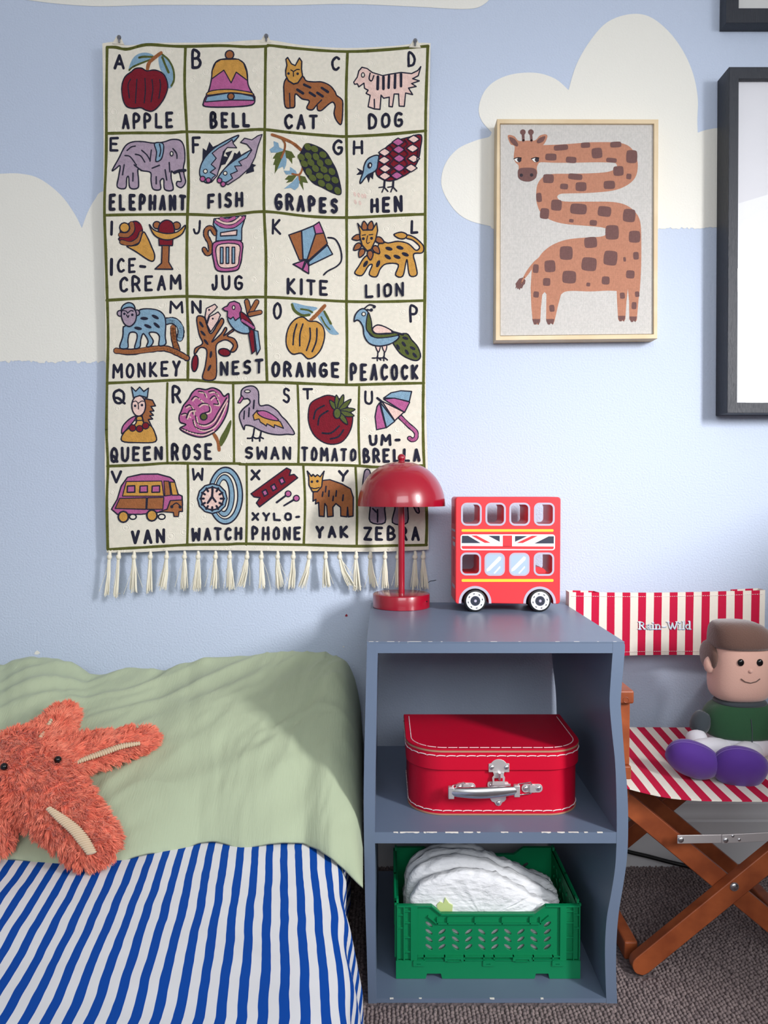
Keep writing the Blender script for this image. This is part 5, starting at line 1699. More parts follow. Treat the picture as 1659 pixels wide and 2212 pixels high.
slots = []
for i, x in enumerate((368, 465, 566, 664, 762, 860, 957, 1054, 1152, 1252)):
    for y in ((750,) if i in (0, 9) else ()) + (806, 862, 919):
        p = qx(x, y)
        slots.append(ellipse(p[0], p[1], 33 * KC, 14 * KC, math.radians(-38 if i % 2 == 0 else 38), 12))
for nm, ya in (('front_panel', GY0), ('back_panel', GY1 - .003)):
    m = holes_mesh([end_outline(cx0 + .002, cx1 - .002)] + slots, ya, ya + .003, .0004)
    sg = -1 if ya == GY0 else 1
    f0, f1 = (ya - .004, ya + .001) if sg < 0 else (ya + .002, ya + .007)

    def rib(xa, xb, za, zb2, o=0):
        p, q = qx(xa, zb2), qx(xb, za)
        m.box(p[0], q[0], f0 + o, f1, p[1], q[1])
    for xa, xb in ((130, 138), (178, 188), (232, 282), (1342, 1392), (1440, 1450), (1482, 1490)):
        rib(xa, xb, 612, 1008)
    for y in (640, 726, 835, 943):
        rib(184, 236, y, y + 9, .001)
        rib(1390, 1446, y, y + 9, .001)
    for y in (668, 765):
        rib(130, 184, y, y + 9, .001)
        rib(1446, 1490, y, y + 9, .001)
    rib(128, 386, 600, 612)
    rib(1238, 1490, 600, 612)
    rib(455, 1160, 660, 674)
    rib(425, 1200, 730, 741)
    rib(284, 1342, 976, 984)
    rib(284, 1342, 1002, 1012)
    for x in (426, 502, 706, 908, 1116, 1192):
        rib(x, x + 9, 690, 738)
    for x in (328, 480, 626, 772, 848, 992, 1140, 1286):
        rib(x, x + 9, 976, 1010)
    for a, b in (((386, 606), (458, 664)), ((1236, 606), (1158, 664)), ((360, 680), (428, 736)), ((1262, 680), (1196, 736))):
        p, q = qx(*a), qx(*b)
        ym = (f0 + f1) / 2
        m.beam((p[0], ym, p[1]), (q[0], ym, q[1]), .005, 9 * KC, (0, 1, 0) if False else (0, 0, 1))
    m.build(nm, M['green'], cr, smooth=30)
for xa, sg in ((cx0, 1), (cx1 - .003, -1)):
    m = MB()
    ye0, ye1 = GY0 + .002, GY1 - .002
    nS = 7
    sl = []
    for i in range(nS):
        for zq in (.36, .55, .74):
            sl.append(ellipse(ye0 + (ye1 - ye0) * (i + 1) / (nS + 1), zmid + (zhi - zmid) * zq, .0085, .0036, math.radians(38 if i % 2 else -38), 10))
    t = holes_mesh([[(ye0, zmid), (ye0, zhi), (ye1, zhi), (ye1, zmid)]] + sl, 0, .003, .0003)
    m.add([(xa + y, x, z) for x, y, z in t.v], t.f)
    o0, o1 = (xa - .003, xa + .001) if sg > 0 else (xa + .002, xa + .006)
    m.box(min(o0, xa), max(o1, xa + .003), ye0, ye1, zhi - .004, zhi)
    for f in (.02, .5, .94):
        y_ = ye0 + (ye1 - ye0) * f
        m.box(o0, o1, y_, y_ + .004, zmid, zhi)
    for y_ in (ye0 + .002, ye1 - .012):
        m.box(xa - .0002, xa + .0032, y_, y_ + .010, zhi - .001, zhi + .006)
    m.build('side_panel', M['green'], cr, smooth=30)
m = MB()
nb = [(cx0 - .001, zb0), (cx0 - .001, zmid)] + [(cx1 + .001, zmid), (cx1 + .001, zb0)]
for a, b in ((1272, 1160), (468, 345)):
    xa, xb = qx(a, 0)[0], qx(b, 0)[0]
    nb += [(xa, zb0), (xa - .002, zb0 + .008), (xb + .002, zb0 + .008), (xb, zb0)]
m.prism(nb[::-1] if False else nb, GY0 - .004, GY0 - .001)
m.prism(nb, GY1 + .001, GY1 + .004)
m.box(cx0 - .001, cx0 + .002, GY0 - .001, GY1 + .001, zb0, zmid)
m.box(cx1 - .002, cx1 + .001, GY0 - .001, GY1 + .001, zb0, zmid)
m.box(cx0, cx1, GY0 - .001, GY1 + .001, zb0 + .008, zb0 + .011)
m.build('base_tray', M['green'], cr, smooth=30)
for x in (250, 768, 1282):
    p, q = qx(x, 1045), qx(x + 90, 1005)
    m = holes_mesh([rrect(p[0], q[0], p[1], q[1], .001), rrect(p[0] + .005, q[0] - .007, p[1] + .003, q[1] - .0045, .0005)], GY0 - .0062, GY0 - .0038)
    m.build('clip', M['green'], cr, smooth=30)
for x in (484, 990):
    p, q = qx(x, 1008), qx(x + 140, 980)
    holes_mesh([rrect(p[0], q[0], p[1], q[1], .001), rrect(p[0] + .004, q[0] - .004, p[1] - .001, q[1] - .003, .0005)], GY0 - .0062, GY0 - .0035).build('hinge_lug', M['green'], cr, smooth=30)

ZN = zb0 + .0115
NAP = [
    ('folded white nappy at the front of the green crate with pale green print', 1.2035, [(884, 1985), (886, 1950), (896, 1918), (925, 1895), (980, 1880), (1030, 1877), (1080, 1892), (1130, 1922), (1175, 1945), (1205, 1966), (1208, 1990)]),
    ('folded white nappy second from the front of the green crate', 1.2395, [(874, 1965), (876, 1925), (884, 1890), (915, 1862), (975, 1847), (1030, 1850), (1090, 1876), (1150, 1903), (1195, 1930), (1206, 1946), (1207, 1965)]),
    ('folded white nappy third from the front of the green crate', 1.2755, [(871, 1945), (873, 1905), (882, 1872), (920, 1842), (985, 1831), (1040, 1838), (1100, 1862), (1160, 1890), (1196, 1912), (1202, 1930), (1202, 1950)]),
    ('folded white nappy at the back of the green crate under the shelf', 1.3115, [(873, 1925), (875, 1885), (890, 1850), (930, 1829), (990, 1823), (1030, 1827), (1075, 1848), (1130, 1872), (1178, 1890), (1192, 1902), (1194, 1925)])]
for k, (lab, yc_, ol) in enumerate(NAP):
    cu = catmull(ol, False, 7)
    C = [at(x, y, yc_) for x, y in cu]
    ca = at(1040, 1985, yc_)
    ca.z = ZN + .004
    n = len(C)
    top = [Vector((p.x, 0, p.z)) for p in C]
    base = [Vector((top[-1].x + (top[0].x - top[-1].x) * i / 14, 0, ZN + .001)) for i in range(15)]
    loop = top + base
    c0 = Vector((ca.x, 0, (ZN + max(p.z for p in top)) / 2))
    rings = []
    hw = .0132
    for j in range(19):
        ph = -math.pi / 2 + math.pi * j / 18
        rr = max(.02, abs(math.cos(ph))) ** .22
        yy = yc_ + hw * math.copysign(abs(math.sin(ph)) ** .75, math.sin(ph))
        row = []
        for i, p in enumerate(loop):
            q = c0 + (p - c0) * (rr if j not in (0, 18) else .02)
            nz = noise.fractal(Vector((q.x * 30 + k * 7, q.z * 55 - q.x * 35, yy * 18 + k)), 1, 2, 4)
            gather = .0012 * math.sin((q.z - q.x * .45) * 900 + 3 * nz) * (1 if q.x > .17 else .25)
            dirv = (p - c0).normalized()
            q = q + dirv * (nz * .0034 + gather * .6)
            row.append((q.x, yy - (nz * .0036 + gather * 1.3) * (1 if j < 9 else -1) * min(1, 4 * (1 - abs(math.sin(ph)) ** 6 + .2)), max(ZN, q.z)))
        rings.append(row)
    m = MB()
    Pg = [[rings[j][i] for j in range(19)] for i in range(len(loop))]
    m.grid(Pg, closed_u=True)
    nl = len(loop)
    m.f.append(tuple(i * 19 for i in range(nl)))
    m.f.append(tuple(i * 19 + 18 for i in range(nl))[::-1])
    m.m += [0, 0]
    if k == 0:
        nroot = thing('nappy', lab, 'nappy', (ca.x, yc_, ZN), 'nappies in the green crate')
        m.build('pad', M['nappy'], nroot, smooth=70)
        pm = MB()
        ys = yc_ - hw - .0016
        pts = [(946, 1980), (944, 1955), (950, 1948), (958, 1952), (962, 1940), (970, 1952), (978, 1956), (976, 1980)]
        P2 = [at(x, y, ys) for x, y in pts]
        pm.prism([(p.x, p.z) for p in P2], ys, ys + .004)
        pm.build('printed_motif', M['nappy_print'], nroot, smooth=0)
    else:
        o = m.build('nappy', M['nappy'], smooth=70)
        tag(o, lab, 'nappy', 'nappies in the green crate')

# ---------------------------------------------------------------- bed with striped sheet

def atz(px, py, z):
    d_ = ray(px, py)
    t = (z - HC) / d_.z
    return Vector((0, 0, HC)) + d_ * t


BZT = 0.255
bed = thing('bed', 'low bed with a blue and white striped sheet under the sage pillow', 'bed', (-0.55, 0.9, 0))
NS, NY = 150, 130
ys = [0.30 + (1.515 - 0.30) * j / NY for j in range(NY + 1)]
rows, uvs = [], []


def sheet_pt(s, y):
    """s runs across the bed (0 at the right crease, negative to the left, positive down the side)"""
    far = min(1, max(0, (y - 0.74) / 0.36))
    xe = -0.056 - 0.030 * far
    w = noise.noise(Vector((s * 5, y * 4, 1)))
    if s <= 0:
        x = xe + s
        z = BZT + 0.006 * math.sin(min(1, -s / 0.5) * 1.6) - 0.004
        z += 0.0035 * noise.noise(Vector((s * 7 + y * 3, y * 5, 2))) + 0.0018 * noise.noise(Vector((s * 22 + y * 12, y * 14 - s * 6, 5)))
        z -= 0.010 * math.exp(s / 0.02)
        return Vector((x, y, z))
    bulge = 0.036 - 0.020 * min(1, max(0, (y - 0.95) / .12))
    rr = 0.028
    fold = 0.0035 * math.sin(y * 55 + s * 9 + 3 * w) * min(1, s / 0.05)
    if s < 0.04:
        a = s / 0.04 * math.pi / 2 * .86
        return Vector((xe + rr * math.sin(a) + fold * .6, y, BZT - 0.014 - rr * (1 - math.cos(a)) + .0015 * w))
    a = math.pi / 2 * .86
    k = (s - 0.04)
    zz = BZT - 0.014 - rr * (1 - math.cos(a)) - k
    return Vector((xe + rr * math.sin(a) + (bulge - .02) * min(1, k / .08) + fold, y, max(0.004, zz)))


ss = [-0.92 + (0.92 + 0.225) * i / NS for i in range(NS + 1)]
sm = MB()
P = [[sheet_pt(s, y) for y in ys] for s in ss]
sm.grid(P)
SHU = math.tan(math.radians(2.8))
uvs = [(s + y * SHU + 0.3, y) for s in ss for y in ys]
SHEET_BVH = BVHTree.FromPolygons([Vector(v) for v in sm.v], sm.f)
sm.build('striped_sheet', M['sheet'], bed, smooth=180, uvs=uvs, fix=False)
for f_ in ():
    pass
MB().box(-0.97, -0.105, 0.32, 1.50, 0.07, BZT - 0.03).build('mattress', M['mattress'], bed, bevel=.02, seg=4)
MB().box(-0.965, -0.11, 0.33, 1.49, 0.0, 0.069).build('bed_base', M['wood'], bed, bevel=.004)

# ---------------------------------------------------------------- sage pillow


def pl_front(px):
    tab = [(-330, 1868, .258), (-150, 1862, .258), (0, 1856, .258), (120, 1862, .258), (230, 1861, .258), (330, 1843, .258), (430, 1820, .258), (470, 1818, .259), (520, 1826, .258), (590, 1823, .258), (640, 1816, .258), (658, 1815, .258), (690, 1832, .256), (715, 1853, .248), (745, 1880, .232), (770, 1902, .222), (784, 1912, .216)]
    for a, b in zip(tab, tab[1:]):
        if a[0] <= px <= b[0]:
            t = (px - a[0]) / (b[0] - a[0])
            p = atz(px, a[1] + (b[1] - a[1]) * t, a[2] + (b[2] - a[2]) * t)
            return p


def pl_back(px):
    tab = [(-330, 1445), (-100, 1440), (0, 1440), (30, 1432), (57, 1428), (85, 1431), (112, 1436), (140, 1446), (185, 1461), (240, 1456), (330, 1452), (400, 1440), (440, 1431), (560, 1426), (640, 1421), (700, 1420), (745, 1420), (765, 1428), (784, 1452)]
    for a, b in zip(tab, tab[1:]):
        if a[0] <= px <= b[0]:
            t = (px - a[0]) / (b[0] - a[0])
            t = t * t * (3 - 2 * t)
            return a[1] + (b[1] - a[1]) * t


NPX, NPV = 190, 90
PG = []
RIDGE = 0.80
for i in range(NPX + 1):
    px = -330 + (784 + 330) * i / NPX
    F = pl_front(px)
    xb = (px - CX) / FPX * 1.46
    bz = at(px, pl_back(px), 1.46).z
    B = Vector((min(xb, -0.041), 1.46, bz))
    edge = min(1.0, (784 - px) / 72.0)
    edge = math.sqrt(max(0, 1 - (1 - edge) ** 2.6))
    row = []
    for j in range(NPV + 1):
        v = j / NPV
        if v <= RIDGE:
            t = v / RIDGE
            q = F.lerp(B, t)
            g = t ** 0.80
            g = g * (1 - .12 * math.sin(math.pi * t) * 0) + 0.10 * math.sin(math.pi * t)
            z = F.z + (B.z - F.z) * g
        else:
            t = (v - RIDGE) / (1 - RIDGE)
            q = Vector((B.x, B.y + 0.058 * math.sin(t * math.pi / 2), 0))
            z = B.z - 0.13 * (1 - math.cos(t * math.pi / 2))
        low = F.z + 0.03 * min(1, v * 2)
        x, y = q.x, q.y
        env = min(1, v * 9) * edge
        # pulled folds running up to the right, and soft crumples
        a = x * 0.80 + y * 0.60
        b = -x * 0.60 + y * 0.80
        f1 = 1 - abs(noise.noise(Vector((b * 15, a * 2.6, 3.1)))) * 2
        f2 = noise.noise(Vector((b * 34, a * 8, 9.7)))
        f3 = noise.noise(Vector((x * 9, y * 7, 4.2)))
        a2, b2 = x * .35 + y * .94, -x * .94 + y * .35
        f4 = 1 - abs(noise.noise(Vector((b2 * 20, a2 * 3.5, 7.7)))) * 2
        rgt = max(0, min(1, (px - 380) / 300))
        f5 = 1 - abs(noise.noise(Vector((b * 26 + 2 * f3, a * 5, 13.3)))) * 2
        f6 = (1 - abs(noise.noise(Vector((b2 * 42 + 3 * f3, a2 * 7, 21.3)))) * 2) ** 3
        z += env * (0.0080 * f1 * (1 - .3 * rgt) + 0.0016 * f2 + 0.0070 * f3 + 0.0066 * f4 * rgt + 0.0040 * f5 + 0.0030 * f6 * (.3 + .7 * rgt))
        zz = low + (z - low) * (0.22 + 0.78 * edge) if z > low else z
        if v < 0.06:
            zz += 0.0025 * (1 - v / .06) * math.sin(px * .045)
        row.append(Vector((x + (0.004 * f4 * rgt * env if px < 700 else 0), y, zz)))
    PG.append(row)
pm = MB()
pm.grid(PG)
n1 = NPV + 1
nb = len(pm.v)
bot = []
for i in range(NPX + 1):
    for j in range(n1):
        p = PG[i][j]
        v = j / NPV
        low = 0.2570 if i < NPX * .955 else PG[i][0].z - .004
        zb_ = min(p.z - .0035, low if v < .98 else p.z - .0035) if v > .02 else p.z - .003
        bot.append((p.x, p.y, zb_))
pm.add(bot, [(i * n1 + j, i * n1 + j + 1, (i + 1) * n1 + j + 1, (i + 1) * n1 + j) for i in range(NPX) for j in range(NPV)])
rim = [(i, 0) for i in range(NPX)] + [(NPX, j) for j in range(NPV)] + [(NPX - i, NPV) for i in range(NPX)] + [(0, NPV - j) for j in range(NPV)]
for k in range(len(rim)):
    a, b = rim[k], rim[(k + 1) % len(rim)]
    ia, ib = a[0] * n1 + a[1], b[0] * n1 + b[1]
    pm.f.append((ia, ia + nb, ib + nb, ib))
    pm.m.append(0)
PIL_BVH = BVHTree.FromPolygons([Vector(v) for v in pm.v], pm.f)
tag(pm.build('pillow', M['pillow'], smooth=180), 'sage green pillow leaning on the wall at the head of the bed', 'pillow')

# ---------------------------------------------------------------- plush starfish
O3 = Vector((0, 0, HC))


def surf(px, py):
    d_ = ray(px, py)
    best = None
    for bv in (PIL_BVH, SHEET_BVH):
        h = bv.ray_cast(O3, d_)
        if h[0] is not None and (best is None or h[3] < best[1]):
            best = (h[0], h[3], h[1])
    if best is None:
        p = atz(px, py, .30)
        return p, Vector((0, -.5, .85))
    n = best[2]
    if n.z < 0:
        n = -n
    return best[0], n


CEN = (58, 1688)
ARMS = [((142, 1556), .044, .021), ((312, 1608), .045, .021), ((206, 1840), .057, .033), ((-15, 1830), .046, .03), ((-150, 1620), .043, .02)]
blob = MB()
up = Vector((0, -.45, .89)).normalized()
flows = []
c0, _ = surf(*CEN)
for (tx, ty), r0, r1 in ARMS:
    pts, rs = [], []
    for k in range(10):
        t = k / 9
        px, py = CEN[0] + (tx - CEN[0]) * t, CEN[1] + (ty - CEN[1]) * t
        p, _ = surf(px, py + 6)
        r_ = r0 + (r1 - r0) * t
        pts.append(p + up * (r_ * .70))
        rs.append(r_)
    for k in range(1, 9):
        pts[k] = (pts[k - 1] + pts[k] * 2 + pts[k + 1]) / 4
    for p, r_ in zip(pts, rs):
        rot = up.to_track_quat('Z', 'Y').to_matrix()
        blob.ball(p, r_, r_, r_ * .74, 16, M=rot)
    for a, b, ra_, rb_ in zip(pts, pts[1:], rs, rs[1:]):
        for f in (.25, .5, .75):
            rot = up.to_track_quat('Z', 'Y').to_matrix()
            r_ = ra_ + (rb_ - ra_) * f
            blob.ball(a.lerp(b, f), r_, r_, r_ * .74, 14, M=rot)
    flows.append(pts)
blob.ball(flows[0][0], .062, .062, .042, 18, M=up.to_track_quat('Z', 'Y').to_matrix())
star = thing('starfish_toy', 'coral orange fluffy starfish plush toy lying on sage pillow', 'soft toy', (c0.x, c0.y, c0.z))
tmp = blob.build('tmp', M['fur'], origin=(0, 0, 0), smooth=0, fix=False)
md = tmp.modifiers.new('r', 'REMESH')
md.mode, md.voxel_size = 'VOXEL', 0.0045
md2 = tmp.modifiers.new('s', 'SMOOTH')
md2.iterations, md2.factor = 8, .5
dg = bpy.context.evaluated_depsgraph_get()
bme = bpy.data.meshes.new_from_object(tmp.evaluated_get(dg))
bpy.data.objects.remove(tmp)
sb = MB()
sb.add([v.co[:] for v in bme.vertices], [tuple(p.vertices) for p in bme.polygons])
STAR_BVH = BVHTree.FromPolygons([Vector(v) for v in sb.v], sb.f)
body_o = sb.build('body', M['fur'], star, smooth=180, fix=False)
# pile: single short tufts rooted all over the body
rg = np.random.default_rng(3)
V = np.array(sb.v)
tri = []
for p in bme.polygons:
    vs = list(p.vertices)
    for k in range(1, len(vs) - 1):
        tri.append((vs[0], vs[k], vs[k + 1]))
tri = np.array(tri)
A, B_, C_ = V[tri[:, 0]], V[tri[:, 1]], V[tri[:, 2]]
nrm = np.cross(B_ - A, C_ - A)
ar = np.linalg.norm(nrm, axis=1)
nrm = nrm / (ar[:, None] + 1e-12)
if (nrm * (A - V.mean(0))).sum(1).mean() < 0:
    nrm = -nrm
cenx = A.mean(1) if False else (A + B_ + C_) / 3
keep = (nrm @ np.array(up) > -0.45) & (cenx[:, 0] > -0.80)
w = ar * keep
NB = 62000
idx = rg.choice(len(tri), NB, p=w / w.sum())
r1, r2 = rg.random(NB), rg.random(NB)
fl = r1 + r2 > 1
r1[fl], r2[fl] = 1 - r1[fl], 1 - r2[fl]
root = A[idx] + (B_[idx] - A[idx]) * r1[:, None] + (C_[idx] - A[idx]) * r2[:, None]
nn = nrm[idx]
skel = np.array([tuple(p) for f in flows for p in f])
tang = np.array([tuple((f[min(k + 1, len(f) - 1)] - f[max(0, k - 1)]).normalized()) for f in flows for k in range(len(f))])
near = np.argmin(((root[:, None, :] - skel[None]) ** 2).sum(2), axis=1)
flow = tang[near]
# clumps lean together
cl = rg.choice(NB, 2600)
croot = root[cl]
cdir = rg.normal(size=(2600, 3)) * .42
ci = np.empty(NB, dtype=int)
for s0 in range(0, NB, 4000):
    ci[s0:s0 + 4000] = np.argmin(((root[s0:s0 + 4000, None, :] - croot[None]) ** 2).sum(2), axis=1)
dirv = nn * .62 + flow * .55 + cdir[ci] * .75 + rg.normal(size=(NB, 3)) * .10 + np.array([0, 0, -.18])
dirv += (croot[ci] - root) * 45
dn = (dirv * nn).sum(1, keepdims=True)
dirv = np.where(dn < .15, dirv + nn * (.15 - dn), dirv)
dirv /= np.linalg.norm(dirv, axis=1, keepdims=True)
ln = rg.uniform(.010, .0165, (NB, 1))
side = np.cross(dirv, rg.normal(size=(NB, 3)))
side /= np.linalg.norm(side, axis=1, keepdims=True) + 1e-9
wd_ = rg.uniform(.00045, .0008, (NB, 1))
mid = root + dirv * ln * .55 + nn * ln * .06
tip = root + dirv * ln - nn * ln * .06
verts = np.stack([root - side * wd_ * .8, root + side * wd_ * .8, mid + side * wd_, mid - side * wd_, tip], 1).reshape(-1, 3)
base_i = np.arange(NB) * 5
fm = MB()
fm.v = verts.tolist()
fm.f = [q for b in base_i.tolist() for q in ((b, b + 1, b + 2, b + 3), (b + 3, b + 2, b + 4))]
fm.m = [0] * len(fm.f)
fo = fm.build('pile', M['fur'], star, smooth=180, fix=False)
fo['kind'] = 'stuff'
for px, py in ((125, 1641), (9, 1656)):
    d_ = ray(px, py)
    h = STAR_BVH.ray_cast(O3, d_)
    if h[0]:
        MB().ball(h[0] - d_ * .0125, .0052, .0052, .0052, 18).build('eye', M['black_gloss'], star, smooth=180)
for pl, wv in (([(162, 1648), (190, 1637), (225, 1625), (262, 1612), (300, 1606)], (6, 9, 10, 9, 5)), ([(88, 1592), (98, 1576), (110, 1556)], (5, 7, 4)), ([(106, 1747), (135, 1770), (162, 1793), (183, 1820), (197, 1842)], (7, 12, 14, 15, 12))):
    cp = catmull(pl, False, 16)
    m = MB()
    acc, last = 0, cp[0]
    L = sum(math.dist(a, b) for a, b in zip(cp, cp[1:]))
    line = []
    n = int(L / 5.2)
    for k in range(n + 1):
        q = along(cp, min(.9999, k / n))
        q2 = along(cp, min(1, k / n + .02))
        t = k / n * (len(wv) - 1)
        i0 = min(int(t), len(wv) - 2)
        hw = wv[i0] + (wv[i0 + 1] - wv[i0]) * (t - i0)
        dx, dy = q2[0] - q[0], q2[1] - q[1]
        l = math.hypot(dx, dy) or 1
        nx, ny = -dy / l, dx / l
        h = STAR_BVH.ray_cast(O3, ray(*q))
        if not h[0]:
            continue
        dd = (h[0] - O3).dot(Vector((0, 1, 0)))
        c = h[0] - ray(*q) * .0120
        k_ = dd / FPX
        a = Vector((nx, 0, -ny)).normalized()
        a = (a - up * a.dot(up)).normalized()
        t3 = a.cross(up).normalized()
        line.append(c)
        rot = Matrix((a, t3, up)).transposed()
        m.ball(c, hw * k_, 3.2 * k_, .0030, 12, M=rot)
    m.tube(line, .0022, 6)
    m.build('corduroy_strip', M['cord'], star, smooth=180)

# ---------------------------------------------------------------- folding director's chair
ch = thing('folding_chair', "child's folding wooden chair with red and cream striped canvas right of the bookcase", 'chair', (0.548, 1.32, 0))
XA, XB, YF, YR = 0.374, 0.724, 1.205, 1.500
XC = (XA + XB) / 2
SZ = 0.314


def fx(px, py, y):
    v = at(px, py, y)
    return (v.x, v.z)


def leg(y, a, b, w=.031, t=.019):
    """flat bar with rounded ends between two points of the x-z plane"""
    (ax, az), (bx_, bz) = a, b
    an = math.atan2(bz - az, bx_ - ax)
    r_ = w / 2
    pts = [(ax + r_ * math.cos(an + math.pi / 2 + math.pi * k / 8) * (1 if True else 0), az + r_ * math.sin(an + math.pi / 2 + math.pi * k / 8)) for k in range(9)]
    pts += [(bx_ + r_ * math.cos(an - math.pi / 2 + math.pi * k / 8), bz + r_ * math.sin(an - math.pi / 2 + math.pi * k / 8)) for k in range(9)]
    return MB().prism(pts, y, y + t).build('leg', M['wood'], ch, smooth=40, bevel=.0015)


zt_ = SZ - .032
for y, s in ((YF - .012, 1), (YR - .020, -1)):
    leg(y + (0 if s > 0 else .020), (XA + .034, .0175), (XB - .012, zt_ - .01))
    leg(y + (.020 if s > 0 else 0), (XA + .012, zt_ - .012), (XB - .034, .0175))
for x in (XA + .030, XB - .030):
    MB().beam((x, YF + .03, .016), (x, YR - .001, .016), .022, .030).build('foot_rail', M['wood'], ch, smooth=0, bevel=.003)
for x in (XA, XB):
    MB().box(x - .012, x + .012, YF - .012, YR + .012, SZ - .03, SZ - .006).build('seat_rail', M['wood'], ch, smooth=0, bevel=.004)
    MB().box(x - .012, x + .012, YF - .018, YF + .012, SZ + .003, SZ + .024).build('rail_block', M['wood'], ch, smooth=0, bevel=.002)
    MB().box(x - .011, x + .011, YF - .012, YF + .010, SZ + .024, .437).build('arm_post', M['wood'], ch, smooth=0, bevel=.002)
    MB().box(x - .0125, x + .0140, YF - .022, YR - .016, .4372, .458).build('arm_rest', M['wood'], ch, smooth=0, bevel=.003)
    MB().box(x - .0105, x + .0105, YR - .015, YR + .007, SZ - .006, .558).build('back_post', M['wood'], ch, smooth=0, bevel=.002)
# plug seen in the arm end
p = at(1352, 1512, YF - .022)
m = MB().lathe([(.0036, -.0002), (.0042, -.0006), (.0048, -.0002)], (p.x, p.y, p.z), 'y', 20)
m.build('wood_plug', M['wood'], ch)
# steel stay, screws and pivot bolt
m = MB()
ym = YF - .0135
pa, pb, pc = at(1474, 1813, ym), at(1572, 1811, ym), at(1715, 1803, ym)
m.beam((pa.x - .008, ym, pa.z), (pb.x + .012, ym, pb.z), .0018, .0135)
m.build('metal_stay', M['dull_steel'], ch, smooth=0, bevel=.0006)
m = MB().beam((pb.x - .010, ym - .002, pb.z), (pc.x, ym - .002, pc.z), .0018, .0140)
m.build('metal_stay', M['dull_steel'], ch, smooth=0, bevel=.0006)
for px, py, r_, y in ((1471, 1814, .0048, ym - .001), (1568, 1815, .0042, ym - .003), (1597, 1814, .0026, ym - .003), (1583, 1806, .0025, ym - .003), (1586, 1915, .0058, YF - .0125)):
    p = at(px, py, y)
    m = MB().ball((p.x, y, p.z), r_, r_ * .5, r_, 16)
    if r_ > .005:
        m.lathe([(r_ * 1.25, -.0002), (r_ * 1.2, -.0012), (r_ * .9, -.0014)], (p.x, y, p.z), 'y', 20)
    m.build('bolt' if r_ > .005 else 'screw', M['steel'], ch, smooth=60)
# sling seat
NX, NYY = 60, 40
YS0, YS1 = 1.178, 1.475


def seat_pt(x, y, o=0.0):
    u = (x - XC) / ((XB - XA) / 2 + .013)
    f = (y - YS0) / (YS1 - YS0)
    sag = .022 * (1 - f) + .010 * f
    sag += .006 * math.sin(math.pi * f) * max(0, 1 - ((x - .60) / .12) ** 2)
    k3 = 1 - abs(u) ** 3
    yy = y - .010 * (1 - u * u) * (1 - f)
    return Vector((x, yy, SZ + .006 * f - sag * k3 + .0012 * noise.noise(Vector((x * 18, y * 9, 0))) - .003 * max(0, abs(u) - .93) / .07 + o))


xs_ = [XA - .013 + (XB - XA + .026) * i / NX for i in range(NX + 1)]
yy_ = [YS0 + (YS1 - YS0) * j / NYY for j in range(NYY + 1)]
m = MB()
m.grid([[seat_pt(x, y) for y in yy_] for x in xs_])
nv = len(m.v)
m.add([seat_pt(x, y, -.0018) for x in xs_ for y in yy_], [(i * (NYY + 1) + j, i * (NYY + 1) + j + 1, (i + 1) * (NYY + 1) + j + 1, (i + 1) * (NYY + 1) + j) for i in range(NX) for j in range(NYY)])
n1 = NYY + 1
rim = [(i, 0) for i in range(NX)] + [(NX, j) for j in range(NYY)] + [(NX - i, NYY) for i in range(NX)] + [(0, NYY - j) for j in range(NYY)]
for k in range(len(rim)):
    a, b = rim[k], rim[(k + 1) % len(rim)]
    m.f.append((a[0] * n1 + a[1], a[0] * n1 + a[1] + nv, b[0] * n1 + b[1] + nv, b[0] * n1 + b[1]))
    m.m.append(0)
uv = [(x - .4266 + .309, y) for x in xs_ for y in yy_] * 2
m.build('seat', M['chair_cloth'], ch, smooth=60, uvs=uv, fix=False)
# back sling wraps round the two posts
topb = [(1227, 1283), (1300, 1286), (1400, 1287), (1500, 1284), (1590, 1281), (1652, 1277)]
YBK = 1.482


def back_y(x):
    u = (x - XC) / .18
    return YBK + .012 * max(0, 1 - u * u)


NXB, NZB = 90, 20
xb0, xb1 = at(1229, 1350, YBK).x, at(1652, 1350, YBK).x
m = MB()
uv = []
G2 = []
for i in range(NXB + 1):
    x = xb0 + (xb1 - xb0) * i / NXB
    t = i / NXB
    zt2 = at(1300, 1279, YBK).z - .0045 * math.sin(math.pi * t) + .004 * t
    zb2 = at(1300, 1421, YBK).z + .002 * math.sin(math.pi * t) + .002 * t
    row = []
    for j in range(NZB + 1):
        z = zb2 + (zt2 - zb2) * j / NZB
        row.append(Vector((x, back_y(x) + .0015 * noise.noise(Vector((x * 14, z * 10, 3))), z)))
        uv.append((x - at(1244, 1350, YBK).x + .309, z))
    G2.append(row)
full = G2 + [[p + Vector((0, .0, 0)) for p in r] for r in []]
m.grid(G2)
